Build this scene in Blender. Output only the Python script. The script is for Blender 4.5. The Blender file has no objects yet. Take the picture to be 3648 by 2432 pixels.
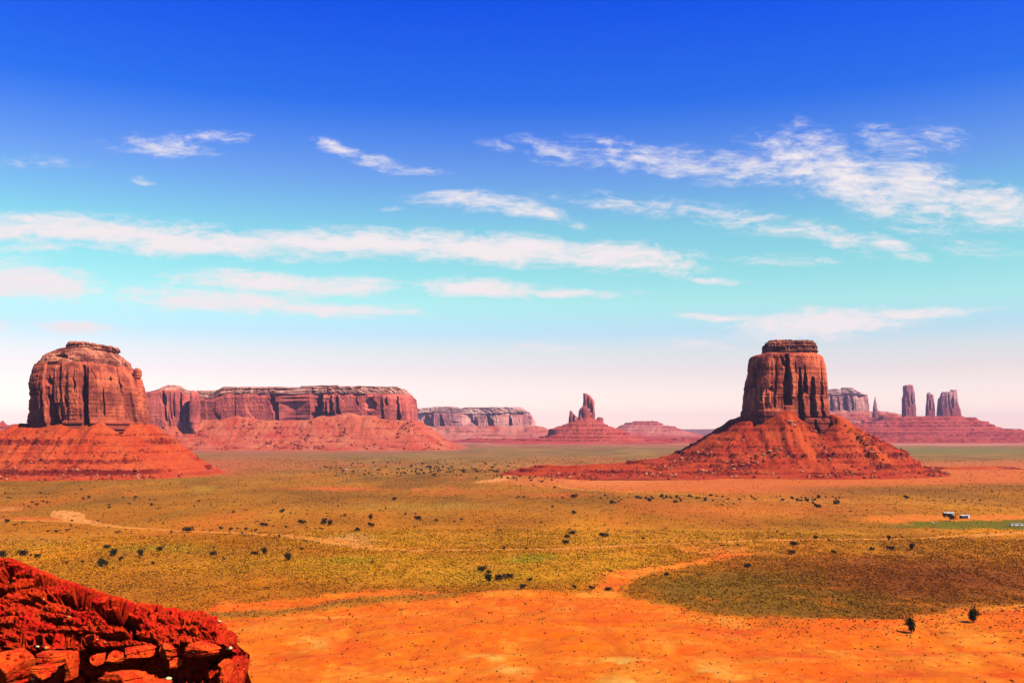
import bpy, math, random
import numpy as np
R = math.radians
rng = np.random.default_rng(7)
random.seed(7)
SC = bpy.context.scene
COL = SC.collection

# ------------------------------------------------------------------ camera, sky, sun, exposure
F, W, H = 3547.0, 3648.0, 2432.0          # the lens in photo pixels: 35 mm on 36 mm
PITCH = math.atan(319 / F)                # the eye level lies at row 1535 of the photo
CAMZ = 62.0
cam = bpy.data.cameras.new('camera'); cam.lens = 35.0; cam.sensor_width = 36.0
cam.clip_start = 0.1; cam.clip_end = 200000
camo = bpy.data.objects.new('camera', cam); COL.objects.link(camo)
camo.location = (0, 0, CAMZ); camo.rotation_euler = (R(90) + PITCH, 0, 0)
SC.camera = camo
SC.view_settings.view_transform = 'Standard'; SC.view_settings.look = 'None'
SC.view_settings.gamma = 1.0; SC.view_settings.use_curve_mapping = False
EXPO = 0.6
SC.view_settings.exposure = EXPO
SUN_EL, SUN_AZ = 49.0, 121.0              # azimuth clockwise from the view direction
sun = bpy.data.lights.new('sun', 'SUN'); sun.energy = 5.0; sun.angle = R(0.5); sun.color = (1.0, 0.93, 0.82)
suno = bpy.data.objects.new('sun', sun); COL.objects.link(suno)
suno.rotation_euler = (R(90 - SUN_EL), 0, R(180 - SUN_AZ + 0))
suno.location = (0, 0, 400)
try:
    SC.cycles.max_bounces = 4; SC.cycles.diffuse_bounces = 0; SC.cycles.volume_bounces = 0
    SC.cycles.transparent_max_bounces = 4; SC.cycles.use_denoising = True
except Exception:
    pass

def lin(c):
    c = np.asarray(c, float) / 255.0
    return np.where(c <= 0.04045, c / 12.92, ((c + 0.055) / 1.055) ** 2.4)

cp, sp_ = math.cos(PITCH), math.sin(PITCH)
def ray(px, py):
    dx = (np.asarray(px, float) - W / 2) / F; dz = -(np.asarray(py, float) - H / 2) / F
    return dx, cp - dz * sp_, sp_ + dz * cp
def at_y(px, py, Y):
    x, y, z = ray(px, py); return x / y * Y, CAMZ + z / y * Y
def on_ground(px, py, z0=0.0):
    x, y, z = ray(px, py); t = (CAMZ - z0) / np.maximum(-z, 1e-5); return x * t, y * t
def to_px(x, y, z):
    d = np.maximum(y * cp + (z - CAMZ) * sp_, 1e-3); u = -y * sp_ + (z - CAMZ) * cp
    return W / 2 + F * x / d, H / 2 - F * u / d

world = bpy.data.worlds.new('World'); SC.world = world; world.use_nodes = True
def build_sky():
    nt = world.node_tree; N = nt.nodes; L = nt.links
    bg = N['Background']; bg.inputs[1].default_value = 0.1
    def node(t, **k):
        n = N.new(t)
        for a, v in k.items(): setattr(n, a, v)
        return n
    def math_(op, a, b=None, c=None, clamp=False):
        n = node('ShaderNodeMath', operation=op, use_clamp=clamp)
        for i, v in enumerate((a, b, c)):
            if v is None: continue
            if isinstance(v, (int, float)): n.inputs[i].default_value = v
            else: L.new(v, n.inputs[i])
        return n.outputs[0]
    tex = node('ShaderNodeTexSky', sky_type='NISHITA'); tex.sun_disc = False
    tex.sun_elevation = R(SUN_EL); tex.sun_rotation = R(SUN_AZ); tex.altitude = 1700
    geo = node('ShaderNodeTexCoord')
    sep = node('ShaderNodeSeparateXYZ'); L.new(geo.outputs['Generated'], sep.inputs[0])
    # grade of the clear sky by height above the horizon (deep blue, darkened overhead out of view to lower the sky fill)
    ramp = node('ShaderNodeValToRGB'); ramp.color_ramp.interpolation = 'LINEAR'
    E = 2 ** EXPO
    stops = [(-3, (242, 232, 234), (.36, .43, .42)), (3.4, (242, 232, 234), (.45, .58, .64)), (4.6, (230, 232, 234), (.42, .54, .62)), (5.6, (217, 233, 234), (.46, .515, .56)),
             (7.3, (180, 237, 233), (.31, .434, .56)), (9.2, (156, 233, 232), (.27, .41, .545)), (11.5, (132, 208, 233), (.205, .33, .514)),
             (14.7, (105, 160, 235), (.17, .274, .437)), (18.5, (40, 116, 235), (.156, .239, .378)), (24, (2, 84, 232), (.19, .184, .315)),
             (40, (0, 44, 150), (.10, .13, .25)), (90, (0, 20, 80), (.07, .10, .2))]
    SCL = 2.2
    cr = ramp.color_ramp
    while len(cr.elements) > 1: cr.elements.remove(cr.elements[-1])
    for k, (el, tgt, nis) in enumerate(stops):
        pos = (math.sin(R(el)) + 0.06) / 1.06
        e = cr.elements[0] if k == 0 else cr.elements.new(min(1, max(0, pos)))
        e.position = min(1, max(0, pos))
        c = lin(tgt) / E / np.array(nis) / SCL
        e.color = (*[float(v) for v in c], 1)
    L.new(math_('DIVIDE', math_('ADD', sep.outputs[2], 0.06), 1.06), ramp.inputs[0])
    mul = node('ShaderNodeVectorMath', operation='MULTIPLY'); L.new(tex.outputs[0], mul.inputs[0]); L.new(ramp.outputs[0], mul.inputs[1])
    mul2 = node('ShaderNodeVectorMath', operation='SCALE'); L.new(mul.outputs[0], mul2.inputs[0]); mul2.inputs['Scale'].default_value = SCL
    # high thin clouds, laid out by compass direction and height
    yy = math_('MAXIMUM', sep.outputs[1], 0.05)
    comb = node('ShaderNodeCombineXYZ'); L.new(math_('DIVIDE', sep.outputs[0], yy), comb.inputs[0]); L.new(math_('DIVIDE', sep.outputs[2], yy), comb.inputs[1])
    warp = node('ShaderNodeTexNoise'); warp.inputs['Scale'].default_value = 9; warp.inputs['Detail'].default_value = 3
    L.new(comb.outputs[0], warp.inputs['Vector'])
    wv = node('ShaderNodeVectorMath', operation='SUBTRACT'); L.new(warp.outputs['Color'], wv.inputs[0]); wv.inputs[1].default_value = (.5, .5, .5)
    wm = node('ShaderNodeVectorMath', operation='MULTIPLY'); L.new(wv.outputs[0], wm.inputs[0]); wm.inputs[1].default_value = (.09, .022, 0)
    P = node('ShaderNodeVectorMath', operation='ADD'); L.new(comb.outputs[0], P.inputs[0]); L.new(wm.outputs[0], P.inputs[1])
    # x, y, half length, half height (in 2352 px of the photo's width), slope, strength
    clouds = [(380, 332, 125, 30, 2, .72), (500, 308, 90, 20, 3, .6), (80, 370, 130, 22, 4, .45), (320, 412, 45, 13, 14, .6), (770, 335, 90, 20, 16, .75), (890, 370, 130, 20, 13, .78),
              (230, 335, 60, 18, 12, .42), (1140, 338, 70, 22, 14, .5), (1280, 345, 140, 44, 10, .56), (1400, 350, 110, 34, 24, .68), (1540, 365, 150, 42, 14, .76), (1680, 385, 170, 42, 8, .8),
              (1830, 380, 140, 70, 24, .86), (1880, 335, 100, 50, 30, .76), (1970, 425, 220, 66, 26, 1.05), (2110, 440, 180, 72, 16, .95), (2260, 465, 210, 52, 12, 1.02), (2040, 335, 100, 50, 30, .6), (2150, 312, 90, 42, 4, .52),
              (2080, 500, 190, 34, 14, .6),
              (1060, 466, 120, 26, 4, .9), (1190, 478, 110, 24, 12, 1.0), (1290, 508, 90, 14, 22, .6), (920, 475, 40, 13, 0, .55), (1480, 468, 290, 30, 4, .62), (1720, 505, 230, 32, 12, .7), (1900, 545, 190, 28, 14, .8),
              (2050, 570, 90, 28, 18, .95), (2230, 565, 200, 34, 6, .45),
              (160, 528, 380, 40, 2, 1.25), (480, 560, 330, 34, 4, 1.3), (820, 560, 330, 38, 1, 1.25), (1150, 572, 340, 36, 3, 1.4), (1420, 590, 220, 38, 6, 1.2), (40, 560, 130, 34, 0, .7),
              (60, 650, 170, 40, 4, 1.3), (330, 662, 180, 20, 2, .75), (640, 655, 250, 26, 4, 1.3), (800, 650, 110, 14, 3, .9), (520, 695, 260, 28, 4, 1.2), (720, 712, 210, 18, 2, 1.1), (935, 718, 60, 14, 10, .8),
              (1110, 662, 170, 26, 2, 1.3), (1310, 675, 150, 13, 1, 1.0), (980, 658, 100, 9, 2, .8), (190, 748, 105, 17, 2, 1.2), (1650, 643, 90, 10, 3, 1.0), (1890, 745, 230, 36, -2, 1.3), (2110, 724, 150, 15, -4, 1.2),
              (1650, 728, 120, 11, 0, 1.0), (1810, 598, 130, 18, 0, .6), (1620, 580, 90, 14, 4, .6), (1590, 790, 130, 16, 2, .7), (1240, 798, 140, 14, 0, .6), (20, 605, 90, 22, 4, .7), (0, 745, 40, 18, 0, .8)]
    tot = None
    for (x, y, hl, hh, sl, st) in clouds:
        rx, ry, rz = ray(x * W / 2352, y * W / 2352)
        mp = node('ShaderNodeMapping', vector_type='TEXTURE')
        mp.inputs['Location'].default_value = (float(rx / ry), float(rz / ry), 0)
        mp.inputs['Rotation'].default_value = (0, 0, R(-sl))
        mp.inputs['Scale'].default_value = (hl / 2287, hh / 2287, 1)
        L.new(P.outputs[0], mp.inputs['Vector'])
        ln = node('ShaderNodeVectorMath', operation='LENGTH'); L.new(mp.outputs[0], ln.inputs[0])
        mr = node('ShaderNodeMapRange', interpolation_type='SMOOTHSTEP')
        L.new(ln.outputs['Value'], mr.inputs['Value'])
        mr.inputs['From Min'].default_value = 1.75; mr.inputs['From Max'].default_value = 0.0
        mr.inputs['To Min'].default_value = 0; mr.inputs['To Max'].default_value = st
        tot = mr.outputs[0] if tot is None else math_('MAXIMUM', tot, mr.outputs[0])
    def fib(scale, loc, rot, detail, rough):
        m = node('ShaderNodeMapping'); m.inputs['Scale'].default_value = scale; m.inputs['Location'].default_value = loc; m.inputs['Rotation'].default_value = (0, 0, rot)
        L.new(P.outputs[0], m.inputs['Vector'])
        n = node('ShaderNodeTexNoise'); n.inputs['Scale'].default_value = 1; n.inputs['Detail'].default_value = detail; n.inputs['Roughness'].default_value = rough
        L.new(m.outputs[0], n.inputs['Vector']); return n.outputs['Fac']
    n1 = fib((20, 95, 1), (3, 1, 0), R(15), 8, .64)
    n2 = fib((58, 150, 1), (1, 7, 0), R(26), 7, .68)
    nn = math_('ADD', math_('MULTIPLY', n1, 0.54), math_('MULTIPLY', n2, 0.46))
    nn = math_('MULTIPLY', math_('SUBTRACT', nn, 0.5), 4.2)
    val = math_('ADD', tot, math_('MULTIPLY', nn, math_('MINIMUM', math_('MULTIPLY', tot, 1.6), 0.75)))
    a = node('ShaderNodeMapRange', interpolation_type='SMOOTHSTEP'); L.new(val, a.inputs['Value'])
    a.inputs['From Min'].default_value = .20; a.inputs['From Max'].default_value = 1.30
    mix = node('ShaderNodeMix', data_type='RGBA'); L.new(a.outputs[0], mix.inputs['Factor'])
    L.new(mul2.outputs[0], mix.inputs['A'])
    cc = lin((246, 238, 240)) / E / 0.1
    mix.inputs['B'].default_value = (*[float(v) for v in cc], 1)
    L.new(mix.outputs['Result'], bg.inputs[0])
    # the Nishita output is scaled by the strength, so the ramp already aims at radiance = target
    try:
        world.cycles.sampling_method = 'MANUAL'; world.cycles.sample_map_resolution = 512
    except Exception: pass
build_sky()

# ------------------------------------------------------------------ numpy noise
def _h(ix, iy, iz, seed):
    with np.errstate(over='ignore'):
        n = (ix.astype(np.int64) * 374761393 + iy.astype(np.int64) * 668265263 + iz.astype(np.int64) * 2147483647 + seed * 1274126177) & 0xffffffff
        n = ((n ^ (n >> 13)) * 1274126177) & 0xffffffff
        n = ((n ^ (n >> 16)) * 2246822519) & 0xffffffff
        n = n ^ (n >> 15)
    return (n & 0xffffff).astype(np.float64) / 0xffffff * 2 - 1
def vnoise(x, y, z=0.0, seed=0):
    x, y, z = np.broadcast_arrays(np.asarray(x, float), np.asarray(y, float), np.asarray(z, float))
    ix, iy, iz = np.floor(x), np.floor(y), np.floor(z)
    fx, fy, fz = x - ix, y - iy, z - iz
    u, v, w = (f * f * f * (f * (f * 6 - 15) + 10) for f in (fx, fy, fz))
    r = 0
    for a in (0, 1):
        for b in (0, 1):
            for c in (0, 1):
                wt = (u if a else 1 - u) * (v if b else 1 - v) * (w if c else 1 - w)
                r = r + wt * _h(ix + a, iy + b, iz + c, seed)
    return r
def fbm(x, y, z=0.0, o=4, seed=0, gain=0.5):
    r, a, f, t = 0, 1.0, 1.0, 0
    for k in range(o):
        r = r + a * vnoise(np.asarray(x) * f, np.asarray(y) * f, np.asarray(z) * f, seed + k * 17); t += a; a *= gain; f *= 2.03
    return r / t
def sstep(a, b, x):
    t = np.clip((x - a) / (b - a), 0, 1); return t * t * (3 - 2 * t)
def hash1(i, seed): return _h(np.asarray(i), np.zeros_like(i), np.zeros_like(i), seed)

# ------------------------------------------------------------------ mesh and object helpers
def mesh_np(name, verts, faces, smooth=False, attrs=None):
    me = bpy.data.meshes.new(name)
    verts = np.ascontiguousarray(verts, np.float32); faces = np.ascontiguousarray(faces, np.int32)
    n = faces.shape[1]
    me.vertices.add(len(verts)); me.vertices.foreach_set('co', verts.ravel())
    me.loops.add(faces.size); me.loops.foreach_set('vertex_index', faces.ravel())
    me.polygons.add(len(faces)); me.polygons.foreach_set('loop_start', np.arange(0, faces.size, n, dtype=np.int32))
    me.polygons.foreach_set('loop_total', np.full(len(faces), n, np.int32))
    me.polygons.foreach_set('use_smooth', np.full(len(faces), smooth, bool))
    for k, v in (attrs or {}).items():
        v = np.asarray(v, np.float32)
        if v.ndim == 1:
            a = me.attributes.new(k, 'FLOAT', 'POINT'); a.data.foreach_set('value', v)
        else:
            a = me.attributes.new(k, 'FLOAT_COLOR', 'POINT')
            a.data.foreach_set('color', np.concatenate([v, np.ones((len(v), 1), np.float32)], 1).ravel())
    me.update(calc_edges=True); me.validate()
    return me
def link(name, me, mat=None, parent=None):
    o = bpy.data.objects.new(name, me); COL.objects.link(o)
    if mat is not None and me is not None and not me.materials: me.materials.append(mat)
    if parent is not None: o.parent = parent
    return o
def tag(o, label=None, cat=None, group=None, kind=None):
    if label: o['label'] = label
    if cat: o['category'] = cat
    if group: o['group'] = group
    if kind: o['kind'] = kind
    return o
def thing(name, label, cat, loc=(0, 0, 0), group=None):
    o = bpy.data.objects.new(name, None); COL.objects.link(o); o.location = loc; o.empty_display_size = 1
    bpy.context.view_layer.update()
    return tag(o, label, cat, group)
def grid_faces(nr, nc, wrap=False):
    i = np.arange(nr - 1)[:, None]; j = np.arange(nc if wrap else nc - 1)[None, :]
    a = i * nc + j; b = i * nc + (j + 1) % nc
    return np.stack([a, b, b + nc, a + nc], -1).reshape(-1, 4)
_ico = None
def ico(sub=1):
    t = (1 + 5 ** .5) / 2
    v = np.array([(-1, t, 0), (1, t, 0), (-1, -t, 0), (1, -t, 0), (0, -1, t), (0, 1, t), (0, -1, -t), (0, 1, -t), (t, 0, -1), (t, 0, 1), (-t, 0, -1), (-t, 0, 1)], float)
    v /= np.linalg.norm(v[0])
    f = [(0, 11, 5), (0, 5, 1), (0, 1, 7), (0, 7, 10), (0, 10, 11), (1, 5, 9), (5, 11, 4), (11, 10, 2), (10, 7, 6), (7, 1, 8), (3, 9, 4), (3, 4, 2), (3, 2, 6), (3, 6, 8), (3, 8, 9), (4, 9, 5), (2, 4, 11), (6, 2, 10), (8, 6, 7), (9, 8, 1)]
    for _ in range(sub):
        v = list(map(tuple, v)); mid = {}; nf = []
        def m(a, b):
            k = (min(a, b), max(a, b))
            if k not in mid:
                p = (np.array(v[a]) + np.array(v[b])) / 2; p /= np.linalg.norm(p); v.append(tuple(p)); mid[k] = len(v) - 1
            return mid[k]
        for a, b, c in f:
            x, y, z = m(a, b), m(b, c), m(c, a); nf += [(a, x, z), (b, y, x), (c, z, y), (x, y, z)]
        f = nf; v = np.array(v)
    return np.array(v), np.array(f)

# ------------------------------------------------------------------ materials
def new_mat(name, rough=0.95):
    m = bpy.data.materials.new(name); m.use_nodes = True
    b = m.node_tree.nodes['Principled BSDF']; b.inputs['Roughness'].default_value = rough
    b.inputs['Specular IOR Level'].default_value = 0.08
    return m, m.node_tree.nodes, m.node_tree.links, b
def n_mix(N, L, fac, a, b, mode='MIX'):
    n = N.new('ShaderNodeMix'); n.data_type = 'RGBA'; n.blend_type = mode
    for s, v in (('Factor', fac), ('A', a), ('B', b)):
        if isinstance(v, (int, float)): n.inputs[s].default_value = v
        elif isinstance(v, tuple): n.inputs[s].default_value = (*v, 1)
        else: L.new(v, n.inputs[s])
    return n.outputs['Result']
def n_noise(N, L, scale, detail=4, rough=.6, vecscale=None, loc=(0, 0, 0), dist=0.0):
    g = N.new('ShaderNodeNewGeometry'); m = N.new('ShaderNodeMapping')
    m.inputs['Scale'].default_value = vecscale or (1, 1, 1); m.inputs['Location'].default_value = loc
    L.new(g.outputs['Position'], m.inputs['Vector'])
    n = N.new('ShaderNodeTexNoise'); n.inputs['Scale'].default_value = scale; n.inputs['Detail'].default_value = detail; n.inputs['Roughness'].default_value = rough
    n.inputs['Distortion'].default_value = dist
    L.new(m.outputs[0], n.inputs['Vector']); return n.outputs['Fac']
def n_range(N, L, v, a, b, lo=0.0, hi=1.0):
    n = N.new('ShaderNodeMapRange'); L.new(v, n.inputs['Value'])
    n.inputs['From Min'].default_value = a; n.inputs['From Max'].default_value = b; n.inputs['To Min'].default_value = lo; n.inputs['To Max'].default_value = hi
    return n.outputs[0]
def n_bump(N, L, b, h, strength, dist):
    n = N.new('ShaderNodeBump'); n.inputs['Strength'].default_value = strength; n.inputs['Distance'].default_value = dist
    L.new(h, n.inputs['Height']); L.new(n.outputs[0], b.inputs['Normal'])

def rock_mat(name, pale, mid, dark, u=1.0, zlow=None, bedk=.16):
    """weathered sandstone wall: desert-varnish streaks down the face, bedding lines across it"""
    m, N, L, b = new_mat(name)
    streak = n_noise(N, L, .10 / u, 5, .68, (1, 1, .10))
    blotch = n_noise(N, L, .03 / u, 4, .6)
    bed = n_noise(N, L, .35 / u, 3, .7, (.03, .03, 1))
    c = n_mix(N, L, n_range(N, L, streak, .38, .62), mid, pale)
    c = n_mix(N, L, n_range(N, L, blotch, .44, .62, 0, .9), c, dark)
    c = n_mix(N, L, n_range(N, L, bed, .52, .62, 0, bedk), c, dark)
    if zlow:                                            # the thin-bedded dark red shale under the wall
        g = N.new('ShaderNodeNewGeometry'); s = N.new('ShaderNodeSeparateXYZ'); L.new(g.outputs['Position'], s.inputs[0])
        c = n_mix(N, L, n_range(N, L, s.outputs[2], zlow[0], zlow[1], .85, 0), c, zlow[2])
    L.new(c, b.inputs['Base Color'])
    fine = n_noise(N, L, .5 / u, 6, .7, (1, 1, .35))
    n_bump(N, L, b, fine, .75, 1.5 * u)
    return m
def talus_mat(name, base, pale, ledge, u=1.0):
    m, N, L, b = new_mat(name)
    big = n_noise(N, L, .025 / u, 4, .6)
    fine = n_noise(N, L, .35 / u, 5, .7)
    bed = n_noise(N, L, .32 / u, 3, .6, (.012, .012, 1))
    c = n_mix(N, L, n_range(N, L, big, .35, .68), base, pale)
    c = n_mix(N, L, n_range(N, L, bed, .56, .66, 0, .32), c, ledge)
    c = n_mix(N, L, n_range(N, L, fine, .52, .66, 0, .75), c, ledge)
    a = N.new('ShaderNodeAttribute'); a.attribute_name = 'riser'
    c = n_mix(N, L, a.outputs['Fac'], c, ledge)
    s = N.new('ShaderNodeAttribute'); s.attribute_name = 'sand'
    c = n_mix(N, L, s.outputs['Fac'], c, pale)
    L.new(c, b.inputs['Base Color'])
    n_bump(N, L, b, fine, 1.0, 2.0 * u)
    return m

# ------------------------------------------------------------------ cliffs and their rubble slopes
def panels(s, z, w, zh, seed, sharp=.1):
    u = s / w + .35 * vnoise(s / w * .6, z / zh * 2.0, seed, seed)
    c = np.floor(u); f = u - c
    zz = z / zh + 7 * hash1(c, seed + 5)
    def val(ci):
        zc = z / zh + 3.1 * hash1(ci, seed + 5); k = np.floor(zc); t = sstep(.8, 1.0, zc - k)
        a = _h(ci, k, np.zeros_like(ci), seed + 1); b = _h(ci, k + 1, np.zeros_like(ci), seed + 1)
        return .6 * hash1(ci, seed + 2) + .4 * (a * (1 - t) + b * t)
    t = sstep(0, sharp, f)
    return val(c - 1) * (1 - t) + val(c) * t
def ridged(x, y, z, o, seed): return 1 - 2 * np.abs(fbm(x, y, z, o, seed))

def cliff(parent, mat, capmat, Dmap, prof, ybase, depth, top=None, n=4.0, seed=1, u=1.0, cuts=(), ycap=None, cy=None,
          amp=(4.6, 1.2, .42), wid=(30, 10, 3.4), dz=.7, nf=520, shaley=None, sink=25, capname='cap_rock', bulge=()):
    """a rock wall: outline rings from photo rows (row, left, right) at distance Dmap, fluted and cleft"""
    prof = sorted(prof, key=lambda p: -p[0])                      # bottom row first
    cy0 = Dmap if cy is None else cy
    far_ = depth / 2 * (1 - 2 / n) if cy is None else 0
    zs = np.array([at_y(W / 2, p[0], Dmap)[1] for p in prof])
    in_ = 1 if prof[0][1] > W / 2 else -1                           # which flank turns towards the viewer
    xl = np.array([at_y(p[1], p[0], Dmap + in_ * far_)[0] for p in prof]); xr = np.array([at_y(p[2], p[0], Dmap - in_ * far_)[0] for p in prof])
    z0 = float(at_y(W / 2, ybase, Dmap)[1]) - sink; z1 = float(zs[-1])
    nz = max(12, int((z1 - z0) / (dz * u)))
    z = np.linspace(z0, z1, nz)
    L_ = np.interp(z, zs, xl); R_ = np.interp(z, zs, xr)
    th = np.concatenate([np.linspace(math.pi * 1.0, math.pi * 2.0, nf, endpoint=False), np.linspace(0, math.pi, nf // 5, endpoint=False)])
    cy = cy0
    w0 = (R_[0] - L_[0]) / 2; c0 = (R_[0] + L_[0]) / 2
    # even spacing of the front samples along x
    xf = np.linspace(-1, 1, nf, endpoint=False)
    blend = .75
    t_e = np.arccos(np.clip(np.abs(xf) ** (n / 2) * np.sign(xf), -1, 1))
    th[:nf] = blend * (2 * math.pi - t_e) + (1 - blend) * th[:nf]
    th[:nf] = np.sort(th[:nf])
    cs, sn = np.cos(th), np.sin(th)
    ux = np.sign(cs) * np.abs(cs) ** (2 / n); uy = np.sign(sn) * np.abs(sn) ** (2 / n)
    w = (R_ - L_) / 2; c = (R_ + L_) / 2
    wr = .35 + .65 * (w / w0)
    X = c[:, None] + w[:, None] * ux[None]; Y = cy + depth / 2 * wr[:, None] * uy[None]
    Z = np.repeat(z[:, None], len(th), 1)
    nx = np.sign(cs) * np.abs(ux) ** (n - 1) / w0; ny = np.sign(sn) * np.abs(uy) ** (n - 1) / (depth / 2)
    ln = np.hypot(nx, ny) + 1e-12; nx, ny = nx / ln, ny / ln
    bx, by = c0 + w0 * ux, depth / 2 * uy
    s = np.concatenate([[0], np.cumsum(np.hypot(np.diff(bx), np.diff(by)))])
    S = np.repeat(s[None], nz, 0)
    fade = sstep(z1, z1 - 6 * u, Z)
    zc = z1 + 1 if ycap is None else float(at_y(W / 2, ycap, Dmap)[1])
    wall = sstep(zc + 1.5 * u, zc - 2.5 * u, Z)
    side = (.3 + .7 * np.abs(ny))[None]
    d = side * amp[0] * u * (-.45 + panels(S, Z, wid[0] * u, 75 * u, seed, .07)) + side * amp[1] * u * panels(S, Z, wid[1] * u, 38 * u, seed + 31, .12)
    d += amp[2] * u * (ridged(X / (wid[2] * 2 * u), Y / (wid[2] * 2 * u), Z / (45 * u), 3, seed + 9) - .4) * 1.6
    d += .55 * u * fbm(X / (2.2 * u), Y / (2.2 * u), Z / (3.2 * u), 3, seed + 77)
    d *= (.12 + .88 * wall)
    # thin beds step in and out all the way round
    bedv = vnoise(Z / (2.4 * u) + .8 * vnoise(S / (60 * u), Z * 0, 3, seed), Z * 0, 5, seed + 3)
    d += np.where(Z > zc, .95, .26 / u) * u * np.sign(bedv) * np.minimum(1, np.abs(bedv) * 5)
    d += (Z > zc) * (2.2 * u * fbm(S / (7 * u), Z / (4 * u), 1, 4, seed + 15) + 1.3 * u * fbm(S / (2.2 * u), Z / (1.6 * u), 1, 3, seed + 16))
    if ycap is not None: d += (Z > zc) * u * (2.4 * panels(S, Z, 9 * u, 7 * u, seed + 51, .08) + 1.2 * panels(S, Z, 3.6 * u, 3 * u, seed + 52, .1))
    if shaley:                                                     # ledgy foot
        zsx = float(at_y(W / 2, shaley, Dmap)[1])
        k = sstep(zsx + 3 * u, zsx - 3 * u, Z)
        d = d * (1 - .75 * k) + k * (1.2 * u + 1.0 * u * np.sign(vnoise(Z / (1.7 * u), Z * 0, 8, seed)))
    PX, PY = to_px(X, Y, Z)
    front = (ny < -.15)[None]
    for (x_, wpx, dep, ya, yb, lean) in cuts:                       # clefts: column, width px, depth m, rows, lean px
        za, zb = float(at_y(W / 2, ya, Dmap)[1]), float(at_y(W / 2, yb, Dmap)[1])
        t = np.clip((za - Z) / max(za - zb, 1), 0, 1)
        xc = x_ + lean * t + 2.5 * vnoise(Z / (7 * u), Z * 0, 2, seed + 3)
        ww = 1.45 * wpx * (.5 + .7 * sstep(0, .6, t)) * (1 + .3 * vnoise(Z / (14 * u), Z * 0, 4, seed + 8))
        e = sstep(ww * .5, ww * .28, np.abs(PX - xc)) * sstep(zb - 3 * u, zb + 3 * u, Z) * sstep(za + 3 * u, za - 5 * u, Z)
        d = d - 1.8 * dep * e * front
    for (x_, wpx, hgt, ya, yb) in bulge:
        za, zb = float(at_y(W / 2, ya, Dmap)[1]), float(at_y(W / 2, yb, Dmap)[1])
        e = sstep(wpx * .5, wpx * .36, np.abs(PX - x_)) * sstep(zb - 3 * u, zb + 3 * u, Z) * sstep(za + 2 * u, za - 4 * u, Z)
        d = d + hgt * e * front
    d *= (.35 + .65 * np.clip(w / w0, 0, 1))[:, None]
    X = X + nx[None] * d; Y = Y + ny[None] * d
    if top:                                                         # uneven rim: rows by column
        tp = np.array(sorted(top), float)
        zt = np.interp(PX, tp[:, 0], [float(at_y(W / 2, r, Dmap)[1]) for r in tp[:, 1]])
        Z = z0 + (Z - z0) * (zt - z0) / (z1 - z0)
    else:
        zt = np.full_like(Z, z1)
    rim = 1.5 * u * fbm(S[-1] / (5 * u), S[-1] * 0, 2, 3, seed + 4)
    Z = Z + np.linspace(0, 1, nz)[:, None] ** 6 * rim[None]
    # top surface
    k = 14
    tX, tY, tZ = [], [], []
    mx, my = X[-1].mean(), Y[-1].mean()
    for f in np.linspace(.94, 0, k):
        a = mx + (X[-1] - mx) * f; b_ = my + (Y[-1] - my) * f
        tX.append(a); tY.append(b_); tZ.append(Z[-1] * 1.0 + (f < .99) * u * .9 * fbm(a / (9 * u), b_ / (9 * u), 3, 3, seed))
    V = np.stack([np.concatenate([X, tX]), np.concatenate([Y, tY]), np.concatenate([Z, tZ])], -1)
    tZm = V[-1, :, 2].mean(); V[-1, :, 2] = tZm
    nt = len(th)
    isp = nz + 40 if ycap is None else int(np.searchsorted(z, zc))
    rows = V.shape[0]
    def part(a, b, nm, mt):
        vv = V[a:b].reshape(-1, 3)
        if parent is not None: vv = vv - np.array(parent.location)
        return link(nm, mesh_np(nm, vv, grid_faces(b - a, nt, True)), mt, parent)
    if ycap is None:
        return part(0, rows, 'cliff', mat)
    part(0, isp + 1, 'cliff', mat)
    return part(isp, rows, capname, capmat)

def terrace(z, mask, levels, stren):
    r = np.zeros_like(z); out = z.copy()
    for (zl, hw) in levels:
        t = (z - (zl - hw)) / (2 * hw)
        st = sstep(.44, .56, t)
        hw2 = hw; zz = (zl - hw) + 2 * hw * st
        ins = ((t > 0) & (t < 1)) * mask * stren
        out = out + ins * (zz - z)
        r = np.maximum(r, ins * sstep(.36, .46, t) * sstep(.66, .56, t))
    return out, r

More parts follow.
